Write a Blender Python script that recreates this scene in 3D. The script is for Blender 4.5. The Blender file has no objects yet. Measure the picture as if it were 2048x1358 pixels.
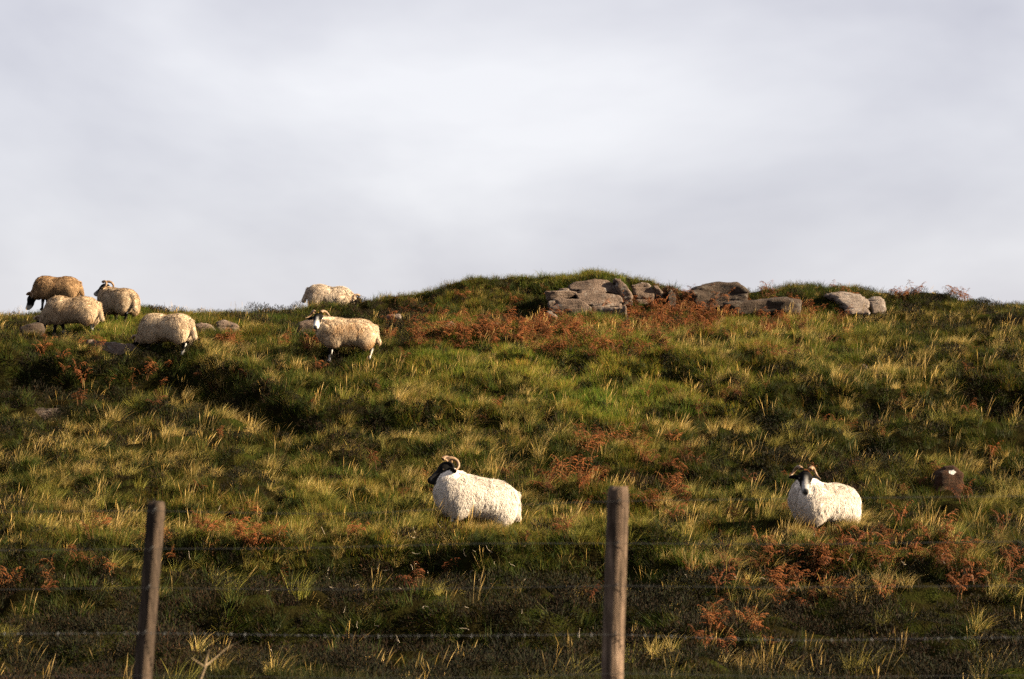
import bpy, math, random
import numpy as np
from mathutils import Vector, Matrix

R = math.radians
random.seed(7)
rng = np.random.default_rng(7)
scn = bpy.context.scene
COL = scn.collection

# ------------------------------------------------------------------ camera
EYE = 1.6                 # eye height, camera stands on the verge at the origin
FPX = 3413.0              # 60 mm lens on a 36 mm frame, in pixels of the 2048 px wide photo
HOR = 700.0               # pixel row of the horizon in the photo
cam_d = bpy.data.cameras.new('camera')
cam_d.lens = 60.0
cam_d.sensor_width = 36.0
cam_d.shift_y = (HOR - 679.0) / 2048.0
cam_d.clip_start = 0.1
cam_d.clip_end = 3000.0
cam_d.dof.use_dof = True
cam_d.dof.focus_distance = 27.0
cam_d.dof.aperture_fstop = 2.8
cam = bpy.data.objects.new('camera', cam_d)
cam.location = (0, 0, EYE)
cam.rotation_euler = (R(90), 0, 0)
COL.objects.link(cam)
scn.camera = cam

# ------------------------------------------------------------------ light
SUN_AZ = 82.0     # degrees to the right of the direction from the hill back to the camera
SUN_EL = 25.0
sx = math.sin(R(SUN_AZ)) * math.cos(R(SUN_EL))
sy = -math.cos(R(SUN_AZ)) * math.cos(R(SUN_EL))
sz = math.sin(R(SUN_EL))
TO_SUN = Vector((sx, sy, sz))
sun_d = bpy.data.lights.new('sun', 'SUN')
sun_d.energy = 5.0
sun_d.angle = R(0.7)
sun_d.color = (1.0, 0.82, 0.56)
sun = bpy.data.objects.new('sun', sun_d)
sun.rotation_euler = TO_SUN.to_track_quat('Z', 'Y').to_euler()
sun.location = TO_SUN * 60
COL.objects.link(sun)

scn.view_settings.view_transform = 'Standard'
scn.view_settings.look = 'None'
scn.view_settings.gamma = 1.0
scn.view_settings.use_curve_mapping = False
scn.view_settings.exposure = 2.5
scn.cycles.use_denoising = False
scn.cycles.max_bounces = 5
scn.cycles.diffuse_bounces = 2
scn.cycles.transparent_max_bounces = 6
scn.render.film_transparent = False

world = bpy.data.worlds.new('World')
scn.world = world
world.use_nodes = True
nt = world.node_tree
nt.nodes.clear()
def N(tree, kind, **kw):
    n = tree.nodes.new(kind)
    for k, v in kw.items():
        setattr(n, k, v)
    return n
w_out = N(nt, 'ShaderNodeOutputWorld')
w_sky = N(nt, 'ShaderNodeTexSky', sky_type='NISHITA', sun_disc=False)
w_sky.sun_elevation = R(SUN_EL)
w_sky.sun_rotation = math.atan2(sx, sy)
w_bg1 = N(nt, 'ShaderNodeBackground'); w_bg1.inputs['Strength'].default_value = 0.05
w_bg2 = N(nt, 'ShaderNodeBackground'); w_bg2.inputs['Strength'].default_value = 1.0
w_mix = N(nt, 'ShaderNodeMixShader')
w_tc = N(nt, 'ShaderNodeTexCoord')
w_map = N(nt, 'ShaderNodeMapping')
w_map.inputs['Scale'].default_value = (1.0, 1.0, 1.9)
w_map.inputs['Location'].default_value = (6.54, 3.3, 0.3)
w_no = N(nt, 'ShaderNodeTexNoise')
w_no.inputs['Scale'].default_value = 3.3
w_no.inputs['Detail'].default_value = 5.0
w_no.inputs['Roughness'].default_value = 0.52
w_no.inputs['Distortion'].default_value = 0.25
w_rp = N(nt, 'ShaderNodeValToRGB')
w_rp.color_ramp.elements[0].position = 0.30
w_rp.color_ramp.elements[0].color = (0.098, 0.097, 0.110, 1)
w_rp.color_ramp.elements[1].position = 0.72
w_rp.color_ramp.elements[1].color = (0.160, 0.159, 0.165, 1)
nt.links.new(w_tc.outputs['Generated'], w_map.inputs['Vector'])
nt.links.new(w_map.outputs['Vector'], w_no.inputs['Vector'])
nt.links.new(w_no.outputs['Fac'], w_rp.inputs['Fac'])
nt.links.new(w_sky.outputs['Color'], w_bg1.inputs['Color'])
nt.links.new(w_rp.outputs['Color'], w_bg2.inputs['Color'])
w_mix.inputs['Fac'].default_value = 0.94          # thin broken cloud cover over the blue sky
nt.links.new(w_bg1.outputs['Background'], w_mix.inputs[1])
nt.links.new(w_bg2.outputs['Background'], w_mix.inputs[2])
nt.links.new(w_mix.outputs['Shader'], w_out.inputs['Surface'])

# ------------------------------------------------------------------ numpy noise
def _hash(ix, iy, iz, seed):
    n = (ix.astype(np.int64) * 374761393 + iy.astype(np.int64) * 668265263 + iz.astype(np.int64) * 1440662683 + seed * 974634777) & 0xFFFFFFFF
    n = ((n ^ (n >> 13)) * 1274126177) & 0xFFFFFFFF
    n = ((n ^ (n >> 15)) * 2246822519) & 0xFFFFFFFF
    return ((n ^ (n >> 16)) & 0xFFFFFF) / float(0xFFFFFF)
def vnoise(x, y, z=None, seed=0):
    x = np.asarray(x, float); y = np.asarray(y, float)
    z = np.zeros_like(x) if z is None else np.asarray(z, float)
    ix, iy, iz = np.floor(x), np.floor(y), np.floor(z)
    fx, fy, fz = x - ix, y - iy, z - iz
    fx = fx * fx * (3 - 2 * fx); fy = fy * fy * (3 - 2 * fy); fz = fz * fz * (3 - 2 * fz)
    out = 0
    for a in (0, 1):
        wx = fx if a else 1 - fx
        for b in (0, 1):
            wy = fy if b else 1 - fy
            for c in (0, 1):
                wz = fz if c else 1 - fz
                out = out + wx * wy * wz * _hash(ix + a, iy + b, iz + c, seed)
    return out * 2 - 1
def fbm(x, y, z=None, seed=0, octv=4, gain=0.5):
    s = 0; a = 1.0; f = 1.0; t = 0
    for o in range(octv):
        s = s + a * vnoise(np.asarray(x) * f, np.asarray(y) * f, None if z is None else np.asarray(z) * f, seed + o * 17)
        t += a; a *= gain; f *= 2.03
    return s / t
def sstep(a, b, x):
    t = np.clip((np.asarray(x, float) - a) / (b - a), 0, 1)
    return t * t * (3 - 2 * t)

# ------------------------------------------------------------------ helpers
def tag(o, label=None, cat=None, group=None, kind=None):
    if label: o['label'] = label
    if cat: o['category'] = cat
    if group: o['group'] = group
    if kind: o['kind'] = kind
    return o
def mesh_np(name, V, F, mat=None, smooth=True, col=None):
    me = bpy.data.meshes.new(name)
    V = np.asarray(V, np.float32); F = np.asarray(F, np.int32)
    k = F.shape[1]
    me.vertices.add(len(V)); me.vertices.foreach_set('co', V.ravel())
    me.loops.add(F.size); me.loops.foreach_set('vertex_index', F.ravel())
    me.polygons.add(len(F))
    me.polygons.foreach_set('loop_start', np.arange(0, F.size, k, dtype=np.int32))
    me.polygons.foreach_set('use_smooth', np.full(len(F), smooth, dtype=bool))
    if col is not None:
        at = me.attributes.new('Col', 'FLOAT_COLOR', 'POINT')
        c = np.ones((len(V), 4), np.float32); c[:, :3] = col
        at.data.foreach_set('color', c.ravel())
    me.update(calc_edges=True)
    if mat: me.materials.append(mat)
    return me
def link(name, me, parent=None, loc=None, rot=None):
    o = bpy.data.objects.new(name, me)
    COL.objects.link(o)
    if parent is not None: o.parent = parent
    if loc is not None: o.location = loc
    if rot is not None: o.rotation_euler = rot
    return o
def tube_np(P, rad, sides=8, cap=True):
    P = np.asarray(P, float); n = len(P)
    rad = np.broadcast_to(np.asarray(rad, float), (n,))
    T = np.gradient(P, axis=0); T /= np.linalg.norm(T, axis=1)[:, None] + 1e-9
    up = np.array([0.13, 0.31, 0.94]); V = []
    for i in range(n):
        a = np.cross(T[i], up); a /= np.linalg.norm(a) + 1e-9
        b = np.cross(T[i], a)
        for s in range(sides):
            t = 2 * math.pi * s / sides
            V.append(P[i] + rad[i] * (math.cos(t) * a + math.sin(t) * b))
    F = []
    for i in range(n - 1):
        for s in range(sides):
            s2 = (s + 1) % sides
            F.append((i * sides + s, i * sides + s2, (i + 1) * sides + s2, (i + 1) * sides + s))
    if cap:
        for base, fl in ((0, 1), ((n - 1) * sides, 0)):
            c = len(V); V.append(P[0] if base == 0 else P[-1])
            for s in range(sides):
                q = (base + s, base + (s + 1) % sides)
                F.append((c, q[1], q[0], c) if fl == 0 else (c, q[0], q[1], c))
    return np.array(V), F
def mesh_py(name, V, F, mat=None, smooth=True):
    me = bpy.data.meshes.new(name)
    F = [tuple(dict.fromkeys(f)) for f in F]
    me.from_pydata([tuple(map(float, v)) for v in V], [], F)
    me.polygons.foreach_set('use_smooth', np.full(len(me.polygons), smooth, dtype=bool))
    if mat: me.materials.append(mat)
    me.update()
    return me
def surface_nets(F, org, h):
    ins = F < 0
    nx, ny, nz = F.shape
    c = [(a, b, d) for a in (0, 1) for b in (0, 1) for d in (0, 1)]
    sl = lambda a, b, d: (slice(a, nx - 1 + a), slice(b, ny - 1 + b), slice(d, nz - 1 + d))
    cnt = sum(ins[sl(*k)].astype(np.int8) for k in c)
    act = (cnt > 0) & (cnt < 8)
    idx = np.argwhere(act)
    i, j, k = idx.T
    vid = -np.ones(act.shape, np.int64); vid[i, j, k] = np.arange(len(idx))
    acc = np.zeros((len(idx), 3)); num = np.zeros(len(idx))
    for p in range(8):
        for q in range(p + 1, 8):
            A, B = np.array(c[p]), np.array(c[q])
            if abs(A - B).sum() != 1: continue
            fa = F[i + A[0], j + A[1], k + A[2]]; fb = F[i + B[0], j + B[1], k + B[2]]
            m = (fa < 0) != (fb < 0)
            t = np.where(m, fa / np.where(m, fa - fb, 1), 0)
            acc += np.where(m[:, None], A + t[:, None] * (B - A), 0); num += m
    V = (idx + acc / num[:, None]) * h + org
    Q = []
    for ax in range(3):
        s0 = [slice(1, -1)] * 3; s1 = [slice(1, -1)] * 3
        s0[ax] = slice(0, -1); s1[ax] = slice(1, None)
        a = ins[tuple(s0)]; b = ins[tuple(s1)]
        e = np.argwhere(a != b)
        if not len(e): continue
        off = np.ones(3, int); off[ax] = 0
        g = e + off
        o1, o2 = [x for x in range(3) if x != ax]
        d1 = np.zeros(3, int); d1[o1] = 1; d2 = np.zeros(3, int); d2[o2] = 1
        v = [vid[tuple((g - u).T)] for u in (d1 + d2, d2, np.zeros(3, int), d1)]
        q = np.stack(v, 1)
        fl = a[tuple(e.T)]
        if ax == 1: fl = ~fl
        q[~fl] = q[~fl][:, ::-1]
        Q.append(q)
    return V, np.concatenate(Q)
def vert_normals(V, Q):
    n = np.cross(V[Q[:, 2]] - V[Q[:, 0]], V[Q[:, 3]] - V[Q[:, 1]])
    out = np.zeros_like(V)
    for c in range(4): np.add.at(out, Q[:, c], n)
    return out / (np.linalg.norm(out, axis=1)[:, None] + 1e-12)

# ------------------------------------------------------------------ materials
def new_mat(name):
    m = bpy.data.materials.new(name); m.use_nodes = True
    t = m.node_tree; t.nodes.clear()
    out = N(t, 'ShaderNodeOutputMaterial')
    return m, t, out
def principled(t, rough=0.9, spec=0.2):
    b = N(t, 'ShaderNodeBsdfPrincipled')
    b.inputs['Roughness'].default_value = rough
    b.inputs['Specular IOR Level'].default_value = spec
    return b
def noise_node(t, scale, detail=4, rough=0.55, coord='Object', vec=None):
    n = N(t, 'ShaderNodeTexNoise')
    n.inputs['Scale'].default_value = scale; n.inputs['Detail'].default_value = detail; n.inputs['Roughness'].default_value = rough
    if vec is None:
        tc = N(t, 'ShaderNodeTexCoord'); t.links.new(tc.outputs[coord], n.inputs['Vector'])
    else:
        t.links.new(vec, n.inputs['Vector'])
    return n
def ramp(t, fac, stops):
    r = N(t, 'ShaderNodeValToRGB')
    el = r.color_ramp.elements
    while len(el) < len(stops): el.new(0.5)
    for e, (p, c) in zip(el, stops):
        e.position = p; e.color = (c[0], c[1], c[2], 1)
    t.links.new(fac, r.inputs['Fac'])
    return r
def mixrgb(t, blend, fac, a, b):
    m = N(t, 'ShaderNodeMix', data_type='RGBA', blend_type=blend)
    m.inputs[0].default_value = fac if not hasattr(fac, 'links') else 0
    if hasattr(fac, 'links'): t.links.new(fac, m.inputs[0])
    for s, v in ((6, a), (7, b)):
        if hasattr(v, 'links'): t.links.new(v, m.inputs[s])
        else: m.inputs[s].default_value = (v[0], v[1], v[2], 1)
    return m.outputs[2]
def bump(t, h, strength, dist, bsdf):
    b = N(t, 'ShaderNodeBump'); b.inputs['Strength'].default_value = strength; b.inputs['Distance'].default_value = dist
    t.links.new(h, b.inputs['Height']); t.links.new(b.outputs['Normal'], bsdf.inputs['Normal'])

def mat_ground():
    m, t, out = new_mat('peat_turf')
    b = principled(t, 1.0, 0.0)
    n = noise_node(t, 2.3, 6)
    r = ramp(t, n.outputs['Fac'], [(0.3, (0.0049, 0.0035, 0.0014)), (0.5, (0.0098, 0.0084, 0.0028)), (0.7, (0.0154, 0.0196, 0.0035))])
    t.links.new(r.outputs['Color'], b.inputs['Base Color'])
    n2 = noise_node(t, 30, 4)
    bump(t, n2.outputs['Fac'], 1.0, 0.05, b)
    t.links.new(b.outputs[0], out.inputs[0])
    return m
def mat_plant(name, trans=0.35, rough=0.75, instanced=True, tip=None):
    # colour = per-leaf vertex colour x per-plant tint
    m, t, out = new_mat(name)
    a = N(t, 'ShaderNodeAttribute', attribute_name='Col')
    c = a.outputs['Color']
    if instanced:
        i = N(t, 'ShaderNodeAttribute', attribute_name='tint', attribute_type='INSTANCER')
        c = mixrgb(t, 'MULTIPLY', 1.0, c, i.outputs['Color'])
    b = principled(t, rough, 0.15)
    tr = N(t, 'ShaderNodeBsdfTranslucent')
    mx = N(t, 'ShaderNodeMixShader'); mx.inputs[0].default_value = trans
    t.links.new(c, b.inputs['Base Color']); t.links.new(c, tr.inputs['Color'])
    t.links.new(b.outputs[0], mx.inputs[1]); t.links.new(tr.outputs[0], mx.inputs[2])
    t.links.new(mx.outputs[0], out.inputs[0])
    return m
def mat_rock(name, dark, mid, pale, lich):
    m, t, out = new_mat(name)
    b = principled(t, 0.95, 0.15)
    n = noise_node(t, 2.6, 7, 0.62)
    r = ramp(t, n.outputs['Fac'], [(0.28, dark), (0.5, mid), (0.74, pale)])
    n2 = noise_node(t, 34, 5, 0.7)
    r2 = ramp(t, n2.outputs['Fac'], [(0.36, (0.55, 0.53, 0.52)), (0.62, (1.12, 1.1, 1.08))])
    c = mixrgb(t, 'MULTIPLY', 1.0, r.outputs['Color'], r2.outputs['Color'])
    n3 = noise_node(t, 6.5, 6, 0.66)
    r3 = ramp(t, n3.outputs['Fac'], [(0.56, (0, 0, 0)), (0.64, (1, 1, 1))])
    c = mixrgb(t, 'MIX', r3.outputs['Color'], c, lich)
    # thin bedding lines
    tc = N(t, 'ShaderNodeTexCoord'); mp = N(t, 'ShaderNodeMapping')
    mp.inputs['Scale'].default_value = (1.2, 1.2, 16)
    t.links.new(tc.outputs['Object'], mp.inputs['Vector'])
    n4 = noise_node(t, 1.6, 5, 0.6, vec=mp.outputs['Vector'])
    t.links.new(c, b.inputs['Base Color'])
    ad = N(t, 'ShaderNodeMath', operation='ADD'); t.links.new(n2.outputs['Fac'], ad.inputs[0]); t.links.new(n4.outputs['Fac'], ad.inputs[1])
    bump(t, ad.outputs[0], 0.9, 0.05, b)
    t.links.new(b.outputs[0], out.inputs[0])
    return m
def mat_attr(name, rough=0.95, spec=0.1, bscale=60, bstr=0.6, sheen=0.0):
    m, t, out = new_mat(name)
    b = principled(t, rough, spec)
    a = N(t, 'ShaderNodeAttribute', attribute_name='Col')
    t.links.new(a.outputs['Color'], b.inputs['Base Color'])
    n = noise_node(t, bscale, 4)
    bump(t, n.outputs['Fac'], bstr, 0.01, b)
    if sheen: b.inputs['Sheen Weight'].default_value = sheen
    t.links.new(b.outputs[0], out.inputs[0])
    return m
def mat_horn():
    m, t, out = new_mat('horn')
    b = principled(t, 0.55, 0.35)
    n = noise_node(t, 45, 4)
    r = ramp(t, n.outputs['Fac'], [(0.3, (0.068, 0.037, 0.018)), (0.7, (0.165, 0.10, 0.052))])
    t.links.new(r.outputs['Color'], b.inputs['Base Color'])
    bump(t, n.outputs['Fac'], 0.5, 0.01, b)
    t.links.new(b.outputs[0], out.inputs[0])
    return m
def mat_wood(name='weathered_wood', k=1.0):
    m, t, out = new_mat(name)
    b = principled(t, 0.85, 0.15)
    tc = N(t, 'ShaderNodeTexCoord'); mp = N(t, 'ShaderNodeMapping')
    mp.inputs['Scale'].default_value = (26, 26, 1.6)
    t.links.new(tc.outputs['Object'], mp.inputs['Vector'])
    n = noise_node(t, 2.2, 7, 0.65, vec=mp.outputs['Vector'])
    r = ramp(t, n.outputs['Fac'], [(p_, tuple(v * k for v in c_)) for p_, c_ in ((0.34, (0.009, 0.006, 0.004)), (0.48, (0.034, 0.024, 0.017)), (0.60, (0.054, 0.038, 0.028)), (0.74, (0.10, 0.076, 0.058)))])
    n2 = noise_node(t, 5.0, 5)
    r2 = ramp(t, n2.outputs['Fac'], [(0.36, (0.42, 0.38, 0.35)), (0.62, (1.1, 1.05, 1.0))])
    c = mixrgb(t, 'MULTIPLY', 1.0, r.outputs['Color'], r2.outputs['Color'])
    t.links.new(c, b.inputs['Base Color'])
    bump(t, n.outputs['Fac'], 1.0, 0.015, b)
    t.links.new(b.outputs[0], out.inputs[0])
    return m
def mat_plain(name, col, rough=0.6, metal=0.0, spec=0.3, var=0.25, scale=40):
    m, t, out = new_mat(name)
    b = principled(t, rough, spec); b.inputs['Metallic'].default_value = metal
    n = noise_node(t, scale, 4)
    r = ramp(t, n.outputs['Fac'], [(0.3, tuple(c * (1 - var) for c in col)), (0.7, tuple(c * (1 + var) for c in col))])
    t.links.new(r.outputs['Color'], b.inputs['Base Color'])
    t.links.new(b.outputs[0], out.inputs[0])
    return m
M_GROUND = mat_ground()
M_GRASS = mat_plant('grass_blades', 0.38)
M_HEATH = mat_plant('heather_twigs', 0.12, 0.9)
M_BRACK = mat_plant('dead_bracken', 0.30, 0.85, instanced=False)
M_BUSH = mat_plant('heather_bush_leaves', 0.12, 0.9, instanced=False)
M_ROCK = mat_rock('gritstone', (0.0478, 0.0326, 0.0253), (0.0928, 0.0663, 0.0518), (0.1378, 0.1012, 0.0815), (0.1350, 0.1153, 0.1012))
M_ROCKD = mat_rock('dark_gritstone', (0.0169, 0.0112, 0.0079), (0.0371, 0.0258, 0.0192), (0.0619, 0.0450, 0.0349), (0.0675, 0.0562, 0.0450))
M_ROCKP = mat_rock('pale_gritstone', (0.0710, 0.0533, 0.0444), (0.1243, 0.0977, 0.0829), (0.1835, 0.1539, 0.1362), (0.1894, 0.1687, 0.1539))
M_ROCKB = mat_rock('rusty_boulder', (0.0085, 0.0034, 0.0017), (0.0256, 0.0099, 0.0034), (0.0409, 0.0171, 0.0068), (0.0205, 0.0119, 0.0062))
M_BODY = mat_attr('sheep_coat', 0.95, 0.05, 70, 0.5)
M_FLEECE = mat_plant('fleece', 0.35, 1.0, instanced=False)
M_HORN = mat_horn()
M_EYE = mat_plain('eye', (0.02, 0.013, 0.006), 0.15, 0, 0.6, 0.1)
M_WOOD = mat_wood()
M_WOODP = mat_wood('greyed_wood', 2.6)
M_WIRE = mat_plain('galvanised_wire', (0.028, 0.028, 0.029), 0.6, 0.2, 0.2)
M_STEM = mat_plain('bleached_stem', (0.15, 0.11, 0.07), 0.8, 0, 0.1)

# ------------------------------------------------------------------ terrain
_D = np.array([17.3, 18.2, 19.5, 21.0, 22.3, 24.3, 26.0, 28.0, 30.0, 32.0, 33.5, 36.0])
_row = np.array([1366, 1342, 1272, 1190, 1112, 1062, 985, 895, 800, 722, 690, 642.])
_zr = -(_row - HOR) / FPX * _D
_Dn = np.concatenate([[-60, -10, 0, 4, 8, 12, 15], _D])
_zn = np.concatenate([[-1.75, -1.65, -1.6, -1.62, -1.9, -2.66, -3.14], _zr])
_skx = np.array([-900, -300, 0, 60, 130, 200, 280, 330, 400, 470, 520, 570, 620, 690, 740, 790, 850, 900, 960, 1010, 1060, 1110, 1180, 1250, 1300, 1330, 1360, 1385, 1420, 1470, 1510, 1545, 1575, 1640, 1690, 1720, 1760, 1800, 1860, 1900, 1930, 1970, 2048, 2300, 2900.])
_sky = np.array([700, 665, 638, 631, 625, 621, 617, 623, 627, 628, 623, 619, 616, 608, 601, 593, 576, 565, 563, 557, 554, 551, 544, 546, 560, 574, 579, 580, 578, 577, 580, 578, 568, 564, 559, 575, 586, 589, 590, 588, 597, 605, 607, 620, 660.])
CREST = 38.4
def step_saw(t, h, w, back):
    up = 1 / (1 + np.exp(-np.clip(t / w, -40, 40)))
    return h * (0.28 * up * np.exp(-np.maximum(t, 0) / back) - 0.72 * (1 - up) * np.exp(-np.maximum(-t, 0) / (0.8 * back)))
BANKS = [   # ((pixel columns), (pixel rows of the lip in the photo), height, spread)
    ((250, 400, 600, 900, 1150, 1330), (1140, 1140, 1136, 1132, 1130, 1140), 0.75, 0.9),
    ((380, 560, 800, 1000, 1200, 1330), (1270, 1276, 1268, 1268, 1262, 1275), 0.66, 0.9),
    ((-300, 0, 180, 330, 430, 520, 600), (742, 752, 750, 742, 752, 790, 828), 0.85, 1.6),
    ((560, 640, 780, 920), (822, 835, 838, 850), 0.60, 1.2),
    ((1080, 1180, 1300, 1420), (735, 722, 726, 752), 0.40, 0.9),
    ((1430, 1560, 1750, 1950, 2300), (822, 816, 820, 812, 800), 0.60, 1.4),
    ((470, 560, 700, 800, 950, 1080), (640, 634, 625, 615, 605, 590), 0.34, 0.9),
    ((1560, 1700, 1900, 2300), (905, 900, 905, 915), 0.40, 1.0),
    ((1560, 1640, 1750, 1850), (1165, 1150, 1150, 1170), 0.28, 0.8),
]
_rD = np.concatenate([_D, [38.4]])
_rR = np.concatenate([_row, [600.]])
def D_of_row(r): return np.interp(-np.asarray(r, float), -_rR, _rD)
def hum(x, y):
    """0 in the gaps between hummocks, 1 on their tops"""
    wx = x + 0.35 * vnoise(x * 1.1, y * 1.1, seed=21); wy = y + 0.35 * vnoise(x * 1.1 + 9, y * 1.1, seed=22)
    a = np.abs(vnoise(wx * 1.05, wy * 1.55, seed=23)) + 0.55 * np.abs(vnoise(wx * 2.3, wy * 3.2, seed=24))
    return np.clip(a / 0.85, 0, 1.2)
def zfun(x, y, detail=True):
    x = np.asarray(x, float); y = np.asarray(y, float)
    ys = np.maximum(y, 6.0)
    px = 1024 + FPX * x / ys
    base = np.interp(y, _Dn, _zn)
    sk = np.interp(px, _skx, _sky) + 10.0
    zc = (HOR - sk) / FPX * CREST
    z36 = _zn[-1]
    t = sstep(36.0, CREST, y)
    z = np.where(y <= 36.0, base, z36 + (zc - z36) * t)
    over = np.maximum(y - CREST - 0.4, 0)
    z = z - np.where(y > CREST, 0.15 * np.minimum(over, 60) + 0.03 * np.maximum(over - 60, 0), 0)
    for xs, rs, h, sp in BANKS:
        Db = D_of_row(np.interp(px, xs, rs))
        wgt = sstep(xs[0] - 60, xs[0] + 60, px) * (1 - sstep(xs[-1] - 60, xs[-1] + 60, px))
        tt = y - Db + 0.35 * vnoise(x * 0.9, y * 0.2, seed=31)
        z = z + wgt * step_saw(tt, h, 0.10, sp)
    if detail:
        fade = sstep(7, 12, y)
        z = z + fade * (0.13 * fbm(x * 0.55, y * 0.7, seed=3, octv=3) + 0.08 * fbm(x * 1.5, y * 2.0, seed=9, octv=3) + 0.27 * (hum(x, y) - 0.45) * (0.45 + 0.55 * (1 - sstep(33.6, 35.2, y))))
        z = z + 0.14 * sstep(36.6, 37.6, y) * (1 - sstep(41, 46, y)) * fbm(x * 1.9, y * 1.2, seed=55, octv=3)
        z = z + 0.5 * sstep(60, 200, np.abs(x) + y) * fbm(x * 0.03, y * 0.03, seed=5)
    return z + EYE
def axis(lo, hi, step, far_lo, far_hi):
    a = np.arange(lo, hi + 1e-6, step)
    def grow(start, end, s):
        out = []; v = start; d = step
        while abs(v - end) > 1e-6:
            d *= 1.22; v = v + s * d
            if (v - end) * s > 0: v = end
            out.append(v)
        return out
    return np.array(grow(lo, far_lo, -1)[::-1] + list(a) + grow(hi, far_hi, 1))
gx = axis(-13.5, 13.5, 0.10, -900, 900)
gy = axis(14.0, 43.0, 0.10, -120, 1500)
GX, GY = np.meshgrid(gx, gy, indexing='ij')
GZ = zfun(GX, GY)
Vt = np.stack([GX, GY, GZ], -1).reshape(-1, 3)
ii = np.arange(len(gx) * len(gy)).reshape(len(gx), len(gy))
Ft = np.stack([ii[:-1, :-1], ii[1:, :-1], ii[1:, 1:], ii[:-1, 1:]], -1).reshape(-1, 4)
ground = link('ground', mesh_np('ground', Vt, Ft, M_GROUND))
tag(ground, 'dark peaty turf of the grassy hillside rising to a rocky crest', kind='structure')

_zg = GZ[np.searchsorted(gx, -13.5 - 1e-6):np.searchsorted(gx, 13.5 - 0.05) + 1, np.searchsorted(gy, 14 - 1e-6):np.searchsorted(gy, 43 - 0.05) + 1]
def zfast(x, y):
    a = np.clip((np.asarray(x) + 13.5) / 0.10, 0, _zg.shape[0] - 1.001); b = np.clip((np.asarray(y) - 14.0) / 0.10, 0, _zg.shape[1] - 1.001)
    i, j = a.astype(int), b.astype(int); u, v = a - i, b - j
    return (_zg[i, j] * (1 - u) + _zg[i + 1, j] * u) * (1 - v) + (_zg[i, j + 1] * (1 - u) + _zg[i + 1, j + 1] * u) * v
_md = np.arange(16.5, 42, 0.04)
def at(px, row):
    """first point of the hillside under a pixel of the photo"""
    u = (px - 1024) / FPX; v = (HOR - row) / FPX
    z = zfast(u * _md, _md)
    hit = np.nonzero(z >= EYE + v * _md)[0]
    d = _md[hit[0]] if len(hit) else CREST
    return float(u * d), float(d), float(zfast(u * d, d))
def on(px, D):
    u = (px - 1024) / FPX
    return u * D, D, float(zfun(u * D, D))

# ------------------------------------------------------------------ rocks
EXCL = []     # (x, y, rx, ry) footprints where no plants root
def poly_sdf(X, Z, P):
    P = np.asarray(P, float); n = len(P)
    d = np.full(X.shape, 1e9); s = np.ones(X.shape)
    for i in range(n):
        a = P[i]; b = P[i - 1]
        ex, ez = b - a; wx = X - a[0]; wz = Z - a[1]
        t = np.clip((wx * ex + wz * ez) / (ex * ex + ez * ez + 1e-12), 0, 1)
        d = np.minimum(d, (wx - ex * t) ** 2 + (wz - ez * t) ** 2)
        c1 = Z >= a[1]; c2 = Z < b[1]; c3 = ex * wz > ez * wx
        flip = (c1 & c2 & c3) | (~c1 & ~c2 & ~c3)
        s = np.where(flip, -s, s)
    return s * np.sqrt(d)
def rock_mesh(name, pix, D, thick, mat, org, rnd=0.10, lean=0.25, seed=0, rough=0.05, dip=0.0, strata=0.030):
    """pix: outline of the face in photo pixels; gives the block its real size at distance D, with depth, rounding and weathering"""
    s = D / FPX
    P = np.array([((p[0] - 1024) * s - org[0], EYE + (HOR - p[1]) * s - org[2]) for p in pix])
    lo = P.min(0) - 0.15; hi = P.max(0) + 0.15
    h = max(0.022, (hi - lo).max() / 62)
    T = thick + 0.3 + abs(lean) * (hi[1] - lo[1])
    ax = np.arange(lo[0], hi[0] + h, h); az = np.arange(lo[1], hi[1] + h, h); ay = np.arange(-T * 0.6, T * 0.75 + h, h)
    X, Y, Z = np.meshgrid(ax, ay, az, indexing='ij')
    Yc = Y - lean * (Z - lo[1]) - thick * 0.35
    Zs = Z - dip * Y
    sz = min(1.0, (hi - lo).max()); wob = 0.05 * vnoise(X * 2.2, Y * 2.2, Z * 2.2, seed) + 0.22 * sz * vnoise(X * 1.3, Y * 1.3 + 3, Z * 1.6, seed + 1)
    d2 = poly_sdf(X + wob * 0.25, Zs + wob * 0.25, P) - 0.012 + 0.10 * np.maximum(Yc, 0) * 1.4
    dy = np.abs(Yc + wob) - thick * 0.5
    r = rnd
    a = d2 + r; b = dy + r
    d = np.sqrt(np.maximum(a, 0) ** 2 + np.maximum(b, 0) ** 2) - r + np.minimum(np.maximum(a, b), 0)
    d = d + rough * fbm(X * 4, Y * 4, Z * 7, seed + 3, 3)
    strat = np.abs(vnoise(X * 0.7, Y * 0.7, Z * 7.5, seed + 8))
    d = d + strata * (1 - sstep(0.0, 0.10, strat))
    V, Q = surface_nets(d, np.array([ax[0], ay[0], az[0]]), h)
    return mesh_np(name, V, Q, mat)
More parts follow.
